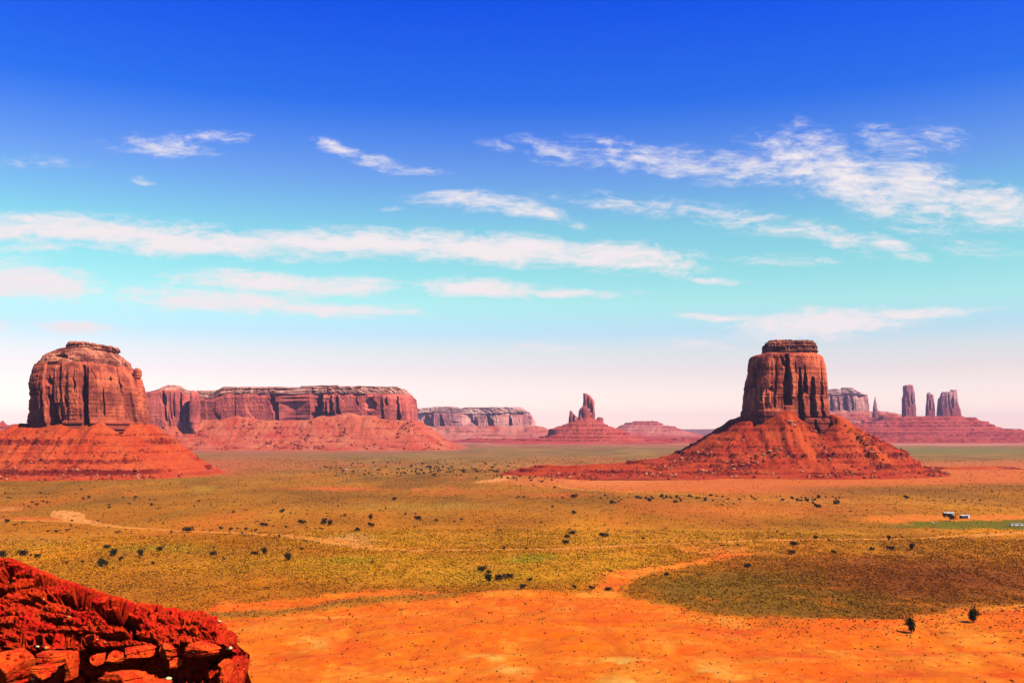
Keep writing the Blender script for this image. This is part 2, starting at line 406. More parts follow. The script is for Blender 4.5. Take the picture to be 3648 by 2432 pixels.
def talus(parent, mat, cx, cy, a, b, n, pr, levels, step, seed, u=1.0, fans=(), ext=None, name='talus_slope', gully=5.0, zmin=-1.5, sandline=(), hole=.72, ledge_cov=.0):
    """rubble apron round a wall: pr = profiles (distance, height) to the left, right, front, back"""
    ext = ext or max(p[-1][0] for p in pr.values())
    eL, eR, eF, eB = (pr[k][-1][0] + 4 for k in 'LRFB')
    xs = np.arange(cx - a - eL, cx + a + eR + step, step); ys = np.arange(cy - b - eF, cy + b + eB + step, step)
    X, Y = np.meshgrid(xs, ys)
    wob = 14 * u * fbm(X / (60 * u), Y / (60 * u), 1, 3, seed)
    dx, dy = X - cx, Y - cy
    r = (np.abs(dx / a) ** n + np.abs(dy / b) ** n) ** (1 / n) + 1e-9
    qx, qy = dx / r, dy / r                                        # wall point in the same direction
    dist = np.hypot(dx, dy) - np.hypot(qx, qy)
    ex, ey = np.maximum(np.abs(dx) - a * .93, 0) * np.sign(dx), np.maximum(np.abs(dy) - b * .93, 0) * np.sign(dy)
    if n > 5: dist = np.where(r > 1, np.hypot(np.maximum(np.abs(dx) - a, 0), np.maximum(np.abs(dy) - b, 0)), dist)
    ang = np.hypot(ex, ey) + 1e-6
    wx, wy = (ex / ang) ** 2, (ey / ang) ** 2
    tt = wx + wy + 1e-9; wx, wy = wx / tt, wy / tt
    dd = np.maximum(dist, 0) + 0 * wob
    def P(k): t = np.array(pr[k], float); return np.interp(dd + wob * sstep(0, 40 * u, dd) * .5, t[:, 0], t[:, 1])
    Z = wx * np.where(ex < 0, P('L'), P('R')) + wy * np.where(ey < 0, P('F'), P('B'))
    zt0 = max(t[0][1] for t in pr.values())
    al = np.arctan2(dy * a / b, dx)
    slope = sstep(0, 14 * u, dd) * sstep(0, 25 * u, Z)
    along = np.where(np.abs(dy / b) > np.abs(dx / a), X, Y)
    gl = ridged(along / (19 * u) + .3 * fbm(X / (30 * u), Y / (30 * u), 0, 2, seed), dist / (160 * u), 4, 3, seed + 6)
    Z = Z + gully * u * gl * slope + .9 * u * slope * ridged(along / (6.5 * u) + .4 * fbm(X / (12 * u), Y / (12 * u), 1, 2, seed + 3), dist / (60 * u), 2, 2, seed + 8)
    for (fx, hh, wd, run) in fans:                                  # fans of debris against the wall, by column
        e = np.exp(-((X - fx) / (wd * (1 + dd / run))) ** 2) * np.exp(-dd / run) * (dy < 0)
        Z = Z + hh * e
    Z = Z + 2.1 * u * fbm(X / (9 * u), Y / (8 * u), 2, 4, seed + 2) * sstep(-2, 10, Z) + .35 * u * fbm(X / (2.5 * u), Y / (2.5 * u), 2, 3, seed + 12)
    mask = sstep(-.25 - ledge_cov, .12 - ledge_cov, fbm(X / (75 * u), Y / (75 * u), Z / (9 * u), 4, seed + 40))
    zj = Z + 1.2 * u * fbm(X / (45 * u), Y / (45 * u), 6, 3, seed + 21)
    T, rr = terrace(zj, mask, levels, 1.0)
    Z = Z + (T - zj)
    sand = np.zeros_like(Z)
    for (x0, y0, x1, y1, wd) in sandline:
        t = np.clip(((X - x0) * (x1 - x0) + (Y - y0) * (y1 - y0)) / ((x1 - x0) ** 2 + (y1 - y0) ** 2), 0, 1)
        q = np.hypot(X - x0 - t * (x1 - x0), Y - y0 - t * (y1 - y0)) + 3 * fbm(X / 12, Y / 12, 0, 3, 5)
        sand = np.maximum(sand, sstep(wd * (1 + .8 * t), wd * .4 * (1 + .8 * t), q))
    rr = rr * (1 - sand)
    keep = (r > hole) & (Z > zmin - 6)
    V = np.stack([X, Y, Z], -1).reshape(-1, 3)
    Fc = grid_faces(len(ys), len(xs))
    kf = keep.ravel()[Fc].all(1) & (V[Fc][:, :, 2].max(1) > zmin)
    Fc = Fc[kf]
    used = np.unique(Fc); remap = np.zeros(len(V), int); remap[used] = np.arange(len(used))
    loc = np.array(parent.location) if parent is not None else np.zeros(3)
    me = mesh_np(name, V[used] - loc, remap[Fc], True, {'riser': rr.ravel()[used], 'sand': sand.ravel()[used]})
    o = link(name, me, mat, parent)
    from math import floor
    def height(x, y):
        i = np.clip(((np.asarray(y) - ys[0]) / step).astype(int), 0, len(ys) - 1); j = np.clip(((np.asarray(x) - xs[0]) / step).astype(int), 0, len(xs) - 1)
        return Z[i, j], r[i, j]
    return o, height, (xs[0], xs[-1], ys[0], ys[-1])

# ------------------------------------------------------------------ the plain
def poly_in(px, py, P):
    P = np.asarray(P, float); ins = np.zeros(np.shape(px), bool); j = len(P) - 1
    for i in range(len(P)):
        xi, yi = P[i]; xj, yj = P[j]
        if yi != yj:
            ins ^= ((yi > py) != (yj > py)) & (px < (xj - xi) * (py - yi) / (yj - yi) + xi)
        j = i
    return ins
def gz(x, y):
    """height of the plain"""
    x, y = np.asarray(x, float), np.asarray(y, float); d = np.hypot(x, y)
    near = sstep(620, 330, d)
    z = near * (1.5 * fbm(x / 55, y / 40, 0, 3, 3) + .7 * fbm(x / 13, y / 10, 0, 4, 4) + .5 * np.minimum(0, .25 - np.abs(fbm(x / 24, y / 30, 5, 3, 8)) * 2.2))
    z += .35 * fbm(x / 30, y / 60, 0, 3, 6) * sstep(3000, 900, d)
    for (px, py, hw, hh, rz) in SCARS:                              # little washed-out banks
        sx, sy = on_ground(px, py); rr = np.hypot((x - sx) / hw, (y - sy) / hh)
        z += rz * np.exp(-rr ** 2) * np.where(y < sy, 1, .0) * sstep(0, 1.0, sy - y)
    return z
SCARS = [(1968, 2262, 6, 5, -1.3), (2050, 2296, 6, 5, -1.0), (2420, 2310, 9, 6, -1.4), (2030, 2222, 14, 4, -1.0), (2960, 2290, 9, 6, -.9), (1470, 2340, 5, 4, -.8), (3460, 2303, 10, 5, -1.0), (2600, 2400, 8, 5, -.9), (2180, 2225, 14, 4, -.8)]
SAND_EDGE = [(-2500, 2215), (560, 2200), (800, 2137), (996, 2122), (1217, 2110), (1395, 2101), (1633, 2119), (1800, 2105), (1990, 2113), (2110, 2104), (2134, 2058), (2195, 2028), (2297, 2017), (2399, 2007), (2560, 1968), (2720, 1962),
             (2600, 1985), (2430, 2022), (2320, 2040), (2240, 2085), (2200, 2126), (2348, 2157), (2434, 2178), (2569, 2197), (2723, 2194), (2816, 2203), (3154, 2212), (3339, 2178), (3493, 2172), (3648, 2154), (6500, 2140), (6500, 4500), (-2500, 4500)]
STRIP = [(560, 2180), (800, 2161), (940, 2160), (1217, 2138), (1620, 2112), (1620, 2124), (1217, 2160), (940, 2176), (800, 2188), (560, 2205)]
DARKR = [(2400, 2040), (2700, 2000), (2900, 1975), (3648, 1962), (6000, 1962), (6000, 2150), (3648, 2156), (3339, 2180), (3154, 2214), (2816, 2205), (2569, 2190), (2348, 2140), (2260, 2100)]
YELLOW = [(900, 1985), (1300, 1975), (1800, 1968), (2300, 1962), (2450, 1990), (2250, 2020), (2100, 2075), (1700, 2090), (1300, 2085), (1000, 2050)]
YELLOW2 = [(1150, 1890), (1700, 1900), (2300, 1880), (3100, 1880), (3100, 1912), (2300, 1935), (1700, 1950), (1250, 1935)]
ORANGE_R = [(1760, 1712), (1900, 1690), (2300, 1665), (3200, 1650), (3800, 1640), (6000, 1640), (6000, 1725), (3700, 1722), (3100, 1728), (2800, 1760), (2500, 1750), (2250, 1752), (2060, 1742), (1900, 1726)]
ORANGE_L = [(-2000, 1640), (900, 1640), (880, 1672), (800, 1692), (560, 1702), (200, 1708), (-2000, 1712)]
GREEN = [(3127, 1866), (3380, 1856), (3520, 1858), (3700, 1850), (4200, 1850), (4200, 1876), (3600, 1884), (3380, 1880), (3200, 1874)]
CLEAR = [(3060, 1840), (3140, 1836), (3355, 1834), (3700, 1826), (4200, 1826), (4200, 1852), (3600, 1856), (3300, 1858), (3200, 1864), (3130, 1860)]
SPOTS = [(1175, 1741, 170, 7, (236, 108, 36), .9), (460, 1757, 34, 6, (232, 112, 40), .7), (725, 1742, 60, 13, (205, 150, 40), .6), (1480, 1742, 30, 4, (236, 120, 50), .9), (1595, 1739, 26, 5, (238, 118, 50), .9), (1650, 1752, 170, 9, (225, 105, 40), .5), (1990, 1762, 130, 8, (232, 108, 40), .7),
         (30, 1812, 60, 8, (236, 140, 60), .8), (130, 1848, 200, 5, (240, 110, 30), .95), (560, 1955, 240, 20, (190, 145, 20), .6), (100, 1925, 180, 18, (200, 130, 45), .5), (1500, 1805, 340, 16, (205, 150, 55), .5), (2750, 1815, 420, 28, (232, 116, 32), .7),
         (2560, 1955, 140, 18, (250, 135, 40), .8), (1240, 1925, 110, 22, (245, 160, 85), .85), (3200, 1745, 420, 16, (150, 85, 30), .55), (2150, 1718, 240, 16, (244, 132, 60), .7), (3000, 1783, 700, 7, (225, 140, 60), .5), (1240, 1995, 90, 14, (170, 150, 20), .6), (1890, 1990, 90, 13, (165, 150, 20), .7), (1690, 2050, 220, 30, (215, 150, 25), .4),
         (1860, 1658, 320, 6, (205, 130, 65), .7), (1300, 1655, 200, 5, (215, 115, 60), .7), (1500, 1665, 200, 10, (170, 130, 50), .5), (3480, 1650, 500, 12, (205, 115, 60), .6), (3400, 1604, 600, 14, (140, 124, 58), .7), (1500, 1622, 700, 16, (164, 116, 60), .55),
         (900, 1648, 300, 34, (196, 104, 52), .7), (560, 1600, 500, 16, (200, 96, 66), .7), (1050, 1606, 560, 10, (188, 108, 78), .74), (1950, 1574, 560, 8, (212, 128, 98), .74), (3400, 1580, 420, 7, (226, 150, 116), .74), (2000, 1640, 300, 14, (196, 112, 52), .6),
         (3580, 2235, 120, 26, (150, 72, 15), .8), (2900, 2000, 500, 26, (165, 80, 16), .5), (3300, 2060, 460, 60, (135, 58, 12), .6), (700, 2010, 420, 50, (200, 135, 24), .35), (420, 2080, 300, 50, (168, 100, 20), .5)]
SANDPALE = [(1110, 2292, 60, 20), (1075, 2372, 40, 8), (1750, 2330, 120, 22), (1820, 2372, 70, 16), (2330, 2385, 160, 40), (2180, 2350, 90, 20), (960, 2395, 40, 8), (2250, 2420, 160, 20), (2520, 2400, 120, 24), (2070, 2380, 60, 10), (1420, 2410, 80, 10)]
SANDRED = [(1500, 2235, 180, 22), (1240, 2290, 150, 18), (2120, 2215, 160, 14), (1968, 2266, 34, 12), (2050, 2298, 40, 8), (2440, 2315, 60, 10), (2960, 2292, 60, 12), (3400, 2310, 400, 18), (1450, 2380, 160, 14), (1100, 2330, 180, 14), (2900, 2330, 400, 16), (3300, 2400, 350, 30), (1150, 2210, 240, 14), (3580, 2385, 160, 30), (1330, 2425, 120, 14), (2600, 2250, 300, 14), (1540, 2345, 40, 6), (2900, 2240, 60, 14), (3150, 2226, 80, 12)]
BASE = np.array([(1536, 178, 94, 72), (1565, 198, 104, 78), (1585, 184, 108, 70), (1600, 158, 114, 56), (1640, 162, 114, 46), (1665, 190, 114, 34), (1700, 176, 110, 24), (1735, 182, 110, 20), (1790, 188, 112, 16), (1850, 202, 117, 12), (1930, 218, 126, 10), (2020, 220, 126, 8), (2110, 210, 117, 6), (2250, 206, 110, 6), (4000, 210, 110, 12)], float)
def cover(x, y):
    """what grows or lies on the plain: colour and how thick the scrub stands"""
    px, py = to_px(x, y, np.zeros_like(x))
    d = np.hypot(x, y)
    wx = 34 * fbm(x / 14, y / 20, 0, 4, 11) + 40 * fbm(x / 90, y / 160, 0, 3, 12)
    wy = (10 * fbm(x / 12, y / 18, 3, 4, 13) + 9 * fbm(x / 60, y / 110, 3, 3, 14)) * sstep(1540, 1900, py) + 2 * fbm(x / 200, y / 500, 3, 3, 15)
    qx, qy = px + wx, py + wy
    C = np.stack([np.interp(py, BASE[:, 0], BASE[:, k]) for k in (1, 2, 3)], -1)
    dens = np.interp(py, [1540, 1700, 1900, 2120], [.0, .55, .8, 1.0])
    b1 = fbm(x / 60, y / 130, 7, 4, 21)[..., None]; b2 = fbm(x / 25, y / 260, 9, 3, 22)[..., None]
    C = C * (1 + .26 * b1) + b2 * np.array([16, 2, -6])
    rust = np.clip((1 - np.abs(py - 1800) / 340), 0, 1)[..., None] * sstep(.12, .5, fbm(x / 70, y / 340, 4, 4, 24))[..., None] * .45; C = C * (1 - rust) + np.array([224, 106, 26.]) * rust
    green = np.zeros_like(px); sandy = np.zeros_like(px)
    def lay(m, col, f=1.0, dn=None):
        nonlocal C, dens
        m = np.asarray(m, float) * f
        C = C * (1 - m[..., None]) + np.array(col, float) * m[..., None]
        if dn is not None: dens = dens * (1 - m) + dn * m
    jit = [(rng.normal(0, 1, np.shape(px)), rng.normal(0, 1, np.shape(px))) for _ in range(6)]
    def soft(P, sx, sy): return sum(poly_in(qx + a * sx, qy + b * sy, P).astype(float) for a, b in jit) / 6
    dk = soft(DARKR, 70, 10) * sstep(1950, 2075, qy)
    lay(dk, (146, 76, 6), .72, 1.1)
    lay(dk * sstep(3500, 2350, qx + 500 * fbm(x / 40, y / 60, 3, 3, 31)), (142, 102, 6), .78)
    lay(dk * sstep(.12, .45, fbm(x / 9, y / 14, 8, 4, 33) + .35 * fbm(x / 45, y / 70, 8, 3, 34)), (226, 118, 18), .6)
    lay(soft(YELLOW, 90, 9), (238, 152, 20), .66)
    lay(soft(YELLOW2, 90, 7), (232, 146, 22), .6)
    lay(soft(ORANGE_R, 80, 5), (236, 112, 46), .85, .05)
    lay(soft(ORANGE_L, 60, 3), (228, 96, 50), .85, .03)
    lay(soft(CLEAR, 40, 3), (246, 128, 34), .9, .05)
    lay(soft(GREEN, 50, 2.5), (108, 104, 4), .85, 0.1)
    for (sx, sy, hx, hy, col, f) in SPOTS:
        e = np.exp(-(((qx - sx) / hx) ** 2 + ((qy - sy) / hy) ** 2) ** 1.6)
        lay(e, col, f, None if f < .75 else .15)
    s = soft(SAND_EDGE, 16, 4)
    lay(s, (250, 116, 8), .97, .016)
    tone = fbm(x / 34, y / 26, 5, 4, 41); t2 = fbm(x / 9, y / 9, 2, 4, 42)
    sf = s
    lay(sf * sstep(.08, .5, tone), (250, 104, 8), .7); lay(sf * sstep(-.1, -.5, tone), (252, 150, 44), .65)
    lay(sf * sstep(.05, .4, t2), (252, 156, 50), .45); t3 = fbm(x / 3.5, y / 5, 4, 4, 43); lay(sf * sstep(.1, .4, t3), (240, 92, 8), .45)
    for (sx, sy, hx, hy) in SANDRED: lay(sf * np.exp(-(((px + .6 * wx - sx) / hx) ** 2 + ((py + .5 * wy - sy) / hy) ** 2)) * sstep(-.3, .35, t2 + .5 * b1[..., 0]), (238, 70, 4), .6)
    for (sx, sy, hx, hy) in SANDPALE: lay(sf * np.exp(-(((px + .8 * wx - sx) / hx) ** 2 + ((py + .6 * wy - sy) / hy) ** 2)) * sstep(-.25, .35, t2 + .5 * tone), (254, 186, 84), .8)
    st = soft(STRIP, 20, 4)
    lay(st, (170, 112, 24), .8, .85)
    rim = (s > .5) & (py > 2150) & (px > 2300)
    dens = np.where(rim, np.maximum(dens, .30 * sstep(2330, 2200, py) * sstep(2300, 2700, px)), dens)
    return C, np.clip(dens, 0, 1.2), sf
KH = np.array([1.62, 1.52, 1.50])            # light that a level surface sends back per unit of its colour
def albedo(srgb, k=KH): return np.clip(lin(np.clip(srgb, 0, 255)) / k, 0.002, .9)

def build_ground():
    t = np.concatenate([np.linspace(CAMZ / 30, CAMZ / 222, 40, endpoint=False), np.linspace(CAMZ / 222, CAMZ / 1500, 380, endpoint=False), np.linspace(CAMZ / 1500, CAMZ / 9000, 70, endpoint=False), np.geomspace(CAMZ / 9000, CAMZ / 18500, 14)])
    d = CAMZ / t
    az = np.concatenate([np.linspace(-180, -33, 60, endpoint=False), np.linspace(-33, 33, 900, endpoint=False), np.linspace(33, 180, 60)])
    A, D = np.meshgrid(np.radians(az), d)
    X, Y = D * np.sin(A), D * np.cos(A)
    Z = gz(X, Y)
    frontal = np.abs(A) < R(70)
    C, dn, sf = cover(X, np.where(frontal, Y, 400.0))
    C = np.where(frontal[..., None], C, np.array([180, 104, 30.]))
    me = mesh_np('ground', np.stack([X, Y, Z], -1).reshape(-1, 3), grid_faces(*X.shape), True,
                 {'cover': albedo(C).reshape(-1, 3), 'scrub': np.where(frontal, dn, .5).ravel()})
    m, N, L, b = new_mat('desert_ground')
    a = N.new('ShaderNodeAttribute'); a.attribute_name = 'cover'
    s = N.new('ShaderNodeAttribute'); s.attribute_name = 'scrub'
    n1 = n_noise(N, L, .55, 5, .7); n2 = n_noise(N, L, .09, 5, .65, (1, .55, 1), (7, 3, 0)); n3 = n_noise(N, L, 1.6, 3, .6)
    c = a.outputs['Color']
    dark = n_mix(N, L, 1.0, c, (.42, .40, .36), 'MULTIPLY'); lite = n_mix(N, L, 1.0, c, (1.35, 1.42, 1.5), 'MULTIPLY')
    mm = N.new('ShaderNodeMath'); mm.operation = 'MULTIPLY'; L.new(n_range(N, L, n1, .52, .62), mm.inputs[0]); L.new(s.outputs['Fac'], mm.inputs[1])
    m2 = N.new('ShaderNodeMath'); m2.operation = 'MULTIPLY'; L.new(mm.outputs[0], m2.inputs[0]); m2.inputs[1].default_value = .75
    c2 = n_mix(N, L, m2.outputs[0], c, dark)
    c3 = n_mix(N, L, n_range(N, L, n2, .52, .72, 0, .55), c2, lite)
    c4 = n_mix(N, L, n_range(N, L, n2, .47, .3, 0, .30), c3, dark)
    n4 = n_noise(N, L, .28, 6, .75, (1, .8, 1), (3, 9, 0)); n5 = n_noise(N, L, 1.1, 4, .7)
    c4 = n_mix(N, L, n_range(N, L, n4, .50, .64, 0, .6), c4, n_mix(N, L, 1.0, c4, (.86, .52, .4), 'MULTIPLY'))
    c4 = n_mix(N, L, n_range(N, L, n4, .48, .34, 0, .65), c4, n_mix(N, L, 1.0, c4, (1.1, 1.38, 1.9), 'MULTIPLY'))
    c4 = n_mix(N, L, n_range(N, L, n5, .64, .72, 0, .6), c4, n_mix(N, L, 1.0, c4, (.7, .45, .4), 'MULTIPLY'))
    L.new(c4, b.inputs['Base Color'])
    n_bump(N, L, b, n_noise(N, L, .5, 7, .7), .7, .7)
    return tag(link('ground', me, m), kind='structure')
build_ground()

def flat_mat(name, srgb, var=.25):
    m, N, L, b = new_mat(name)
    c = tuple(float(v) for v in albedo(np.array(srgb, float)))
    n = n_noise(N, L, .12, 5, .65)
    L.new(n_mix(N, L, n_range(N, L, n, .35, .65), tuple(v * (1 - var) for v in c), tuple(min(.9, v * (1 + var)) for v in c)), b.inputs['Base Color'])
    return m
TRACKS = []
def track(name, pts, wpx, mat, label):
    """a bare dirt track laid on the plain through points of the photo; width in photo rows"""
    P = np.array([on_ground(*p) for p in pts]); wd = np.array([w for w in wpx], float)
    n = 260; u = np.linspace(0, len(P) - 1, n)
    cx = np.interp(u, range(len(P)), P[:, 0]); cy = np.interp(u, range(len(P)), P[:, 1])
    k = np.ones(9) / 9
    cx[4:-4] = np.convolve(cx, k, 'valid'); cy[4:-4] = np.convolve(cy, k, 'valid')
    hw = 1.0 * np.interp(u, range(len(P)), wd)
    TRACKS.append((cx, cy, hw))
    tx, ty = np.gradient(cx), np.gradient(cy); ln = np.hypot(tx, ty); nx, ny = -ty / ln, tx / ln
    rows = []
    for s_, sd in ((-1, 1), (-.6, 2), (-.2, 3), (.2, 4), (.6, 5), (1, 6)):
        off = hw * s_ * (1 + .45 * fbm(u / 1.3 + 40 * (s_ > 0), u * 0 + sd * .0, 1, 4, 61))
        x, y = cx + nx * off, cy + ny * off
        rows.append(np.stack([x, y, gz(x, y) + .12 - .10 * abs(s_)], -1))
    V = np.array(rows).reshape(-1, 3)
    o = link(name, mesh_np(name, V, grid_faces(6, n), True), mat)
    return tag(o, label, 'dirt track', kind='structure')
M_road = flat_mat('pale_track_sand', (244, 150, 70)); M_road2 = flat_mat('orange_track_sand', (236, 140, 48))
track('dirt_track', [(-500, 1846), (0, 1850), (255, 1856), (357, 1869), (459, 1880), (597, 1887), (867, 1899), (1020, 1909), (1200, 1930), (1328, 1951), (1455, 1959), (1710, 1958), (1965, 1955), (2169, 1946), (2400, 1936), (2665, 1924), (2931, 1921), (3196, 1919), (3408, 1910), (3648, 1899), (4300, 1880)],
      [5, 4, 4, 6, 4, 3.5, 3.5, 6, 12, 6, 4, 4, 4, 5, 4.5, 3.6, 3.6, 4, 5, 6, 6], M_road2, 'long pale dirt track running across the whole scrub plain')
track('dirt_track', [(217, 1817), (232, 1826), (247, 1838), (262, 1846), (280, 1854), (326, 1864)], [5, 9, 9, 7, 9, 5], M_road, 'short pale sandy wash joining the long track near its west end')
track('dirt_track', [(1700, 1719), (1735, 1715), (1766, 1710), (1800, 1698), (1850, 1684)], [5, 13, 12, 6, 3], M_road, 'small pale sand bend beside the long red bench')
track('dirt_track', [(1985, 1727), (2020, 1737), (2088, 1746), (2250, 1750), (2400, 1757), (2600, 1775), (2878, 1785), (3228, 1792), (3648, 1812), (4200, 1830)], [2, 4, 3, 2, 2, 3, 2.5, 3, 2.5, 3], M_road2, 'faint pale track below the butte with the tall narrow tower')

# ------------------------------------------------------------------ rock colours
KV = 1.14
def al(c, k=1.5): return tuple(float(v) for v in np.clip(lin(np.array(c, float)) / k, .004, .8))
ML = rock_mat('butte_wall_rock', al((232, 116, 74), KV), al((188, 84, 58), KV), al((112, 46, 40), KV), 1.0, (62, 92, al((128, 44, 34), KV)))
MR = rock_mat('butte_tower_rock', al((238, 118, 74), KV), al((198, 84, 56), KV), al((116, 46, 38), KV), 1.0, (74, 106, al((122, 46, 36), KV)))
MC = rock_mat('caprock', al((200, 118, 88), KV), al((140, 70, 56), KV), al((92, 42, 38), KV), .8)
MCL = rock_mat('stepped_caprock', al((222, 138, 100), KV), al((176, 86, 66), KV), al((104, 44, 40), KV), .8)
MT = talus_mat('red_talus', al((212, 70, 32)), al((226, 98, 44)), al((122, 26, 14)))
MTR = talus_mat('dark_red_talus', al((192, 58, 26)), al((216, 86, 36)), al((108, 22, 12)))
MM = rock_mat('mesa_wall_rock', al((216, 104, 82), .98), al((184, 82, 68), .98), al((128, 56, 54), .98), 2.2, bedk=.12)
MMC = rock_mat('mesa_caprock', al((226, 160, 132), .98), al((166, 92, 76), .98), al((110, 66, 52), .98), 2.0)
MMT = talus_mat('mesa_talus', al((214, 84, 56)), al((232, 130, 88)), al((160, 48, 36)), 2.2)
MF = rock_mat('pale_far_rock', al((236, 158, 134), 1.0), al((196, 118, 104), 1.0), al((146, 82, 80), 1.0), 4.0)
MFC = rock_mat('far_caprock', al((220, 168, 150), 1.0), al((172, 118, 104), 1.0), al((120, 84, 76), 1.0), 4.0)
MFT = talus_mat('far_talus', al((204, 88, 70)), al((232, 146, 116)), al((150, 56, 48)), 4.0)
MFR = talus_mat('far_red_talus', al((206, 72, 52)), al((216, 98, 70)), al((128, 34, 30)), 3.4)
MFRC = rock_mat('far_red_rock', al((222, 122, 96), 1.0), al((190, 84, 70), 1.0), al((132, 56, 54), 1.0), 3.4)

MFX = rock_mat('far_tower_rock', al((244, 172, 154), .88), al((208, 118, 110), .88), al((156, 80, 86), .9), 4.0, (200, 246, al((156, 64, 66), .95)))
HT = []      # height fields things can rest on
# --- the broad butte in the west
lb = thing('sandstone_butte', 'broad red butte with sloping shoulders and a thin stepped cap', 'butte', (*on_ground(312, 1530, 70), 0))
DL = 1450.0
lb.location = (at_y(312, 1500, DL)[0], DL, 0); bpy.context.view_layer.update()
cliff(lb, ML, MCL, DL, [(1530, 107, 530), (1513, 107, 528), (1451, 112, 519), (1397, 115, 513), (1370, 111, 508), (1343, 117, 500), (1316, 126, 482), (1303, 130, 474), (1298, 138, 468), (1290, 150, 466), (1284, 154, 466), (1281, 157, 461), (1274, 161, 452), (1268, 168, 444), (1258, 192, 430), (1251, 206, 420), (1248, 222, 414), (1246, 236, 422), (1240, 242, 425), (1231, 243, 424), (1228, 246, 420)],
      1520, 150, top=[(100, 1229), (244, 1228), (250, 1226), (314, 1226), (318, 1231), (420, 1236), (520, 1238)], n=2.5, seed=4, nf=620, ycap=1300, shaley=1498, capname='stepped_cap',
      cuts=[(119, 30, 13, 1395, 1525, 0), (146, 12, 7, 1400, 1525, -2), (176, 36, 16, 1415, 1540, 10), (168, 16, 6, 1352, 1375, 4), (300, 16, 12, 1318, 1515, 9), (232, 10, 4, 1420, 1450, 8), (215, 9, 3, 1460, 1530, 3), (420, 6, 3, 1310, 1400, 18), (395, 8, 2.5, 1345, 1360, 0), (438, 5, 2.5, 1300, 1330, 0), (220, 26, 8, 1272, 1282, 0), (266, 5, 2, 1330, 1400, 0), (470, 9, 4, 1400, 1515, 14), (370, 5, 2, 1390, 1480, 3)],
      bulge=[(335, 46, 6, 1310, 1515), (262, 40, 2.5, 1322, 1500), (200, 30, 2, 1315, 1440)])
cliff(lb, ML, None, DL, [(1420, 470, 508), (1390, 474, 503), (1360, 478, 500), (1349, 478, 498), (1345, 477, 504), (1330, 477, 506), (1320, 478, 505), (1313, 483, 500)], 1420, 13, n=2.2, seed=14, amp=(.8, .5, .4), nf=120, cy=DL - 2)
o, h, e = talus(lb, MT, float(at_y(312, 1500, DL)[0]), DL, 84, 74, 3.2,
      dict(L=[(0, 72), (44, 48.5), (82, 30), (123, 14), (164, 3), (190, -3)], R=[(0, 72), (20, 53), (45, 33), (70, 15), (92, 4), (116, -3)], F=[(0, 67), (14, 55), (30, 46), (58, 25), (84, 11), (108, 3), (128, -3)], B=[(0, 70), (60, 33), (130, -3)]),
      [(47, 4.2), (22, 3.2), (8.5, 3.6), (57, 2), (33, 1.4)], 1.7, 21, fans=[(float(at_y(425, 1500, DL)[0]), 9, 16, 40), (float(at_y(290, 1500, DL)[0]), 5, 12, 40), (float(at_y(155, 1500, DL)[0]), 5, 9, 30)], ledge_cov=.12)
HT.append((h, e))
# --- the tall narrow butte in the east
DR = 1520.0
rb = thing('sandstone_butte', 'tall narrow red butte with flat dark caprock and black clefts on a wide rubble cone', 'butte', (float(at_y(2795, 1500, DR)[0]), DR, 0))
cliff(rb, MR, MC, DR, [(1520, 2640, 2953), (1479, 2641, 2951), (1414, 2645, 2949), (1376, 2649, 2948), (1330, 2658, 2945), (1297, 2660, 2940), (1287, 2661, 2937), (1270, 2666, 2931), (1265, 2676, 2926), (1262, 2700, 2914), (1259, 2712, 2912), (1241, 2710, 2914), (1232, 2712, 2911), (1222, 2720, 2902), (1217, 2724, 2899)],
      1500, 112, top=[(2640, 1219), (2722, 1218), (2730, 1216), (2745, 1216), (2790, 1220), (2800, 1219), (2880, 1221), (2898, 1220), (2960, 1224)], n=3.2, seed=9, nf=560, ycap=1261, shaley=1462, amp=(3.6, 1.1, .42),
      cuts=[(2674, 20, 10, 1270, 1380, 8), (2650, 18, 7, 1420, 1500, -4), (2803, 22, 14, 1272, 1442, 4), (2815, 14, 9, 1395, 1440, -4), (2848, 15, 10, 1318, 1500, 8), (2866, 11, 8, 1310, 1400, 4), (2893, 15, 10, 1350, 1485, 4), (2768, 7, 3.5, 1285, 1450, -9), (2712, 7, 3, 1382, 1430, 3), (2745, 16, 3, 1384, 1396, 0), (2925, 8, 4, 1290, 1500, 6), (2693, 5, 2.5, 1300, 1440, 1), (2830, 5, 3, 1290, 1330, 4), (2782, 9, 5, 1274, 1310, 12), (2905, 16, 5, 1500, 1560, 0)],
      bulge=[(2822, 22, 2.5, 1280, 1420), (2908, 18, 2.5, 1345, 1470), (2724, 48, 2, 1275, 1440)])
sl = lambda x, y, D: float(at_y(x, y, D)[0])
o, h, e = talus(rb, MTR, sl(2795, 1500, DR), DR, 66, 56, 3.4,
      dict(L=[(0, 84), (17.6, 70), (50, 50), (92, 27), (108, 19), (146, 13), (230, 8), (325, 2.5), (352, -3)], R=[(0, 84), (30, 65), (54, 51), (74, 42), (104, 24), (124, 10), (142, 4), (168, -3)], F=[(0, 77), (15, 66), (45, 45), (80, 25), (110, 12), (145, 4), (185, -3)], B=[(0, 80), (80, 40), (200, -3)]),
      [(51, 3), (40, 2.2), (28, 3.4), (13.5, 3.0), (64, 2.5), (73, 2), (20, 1.6), (6, 1.6)], 1.7, 33, fans=[(sl(2768, 1458, DR), 15, 22, 60), (sl(2975, 1480, DR), 5, 14, 60), (sl(2925, 1520, DR - 60), -24, 11, 34), (sl(2870, 1500, DR - 60), -6, 10, 30), (sl(2690, 1500, DR - 60), -5, 14, 30)], sandline=[(sl(2958, 1475, DR), DR - 40, sl(3035, 1600, DR), DR - 130, 12), (sl(2775, 1500, DR), DR - 66, sl(2800, 1600, DR), DR - 140, 7)], gully=4.6, ledge_cov=.0)
HT.append((h, e))
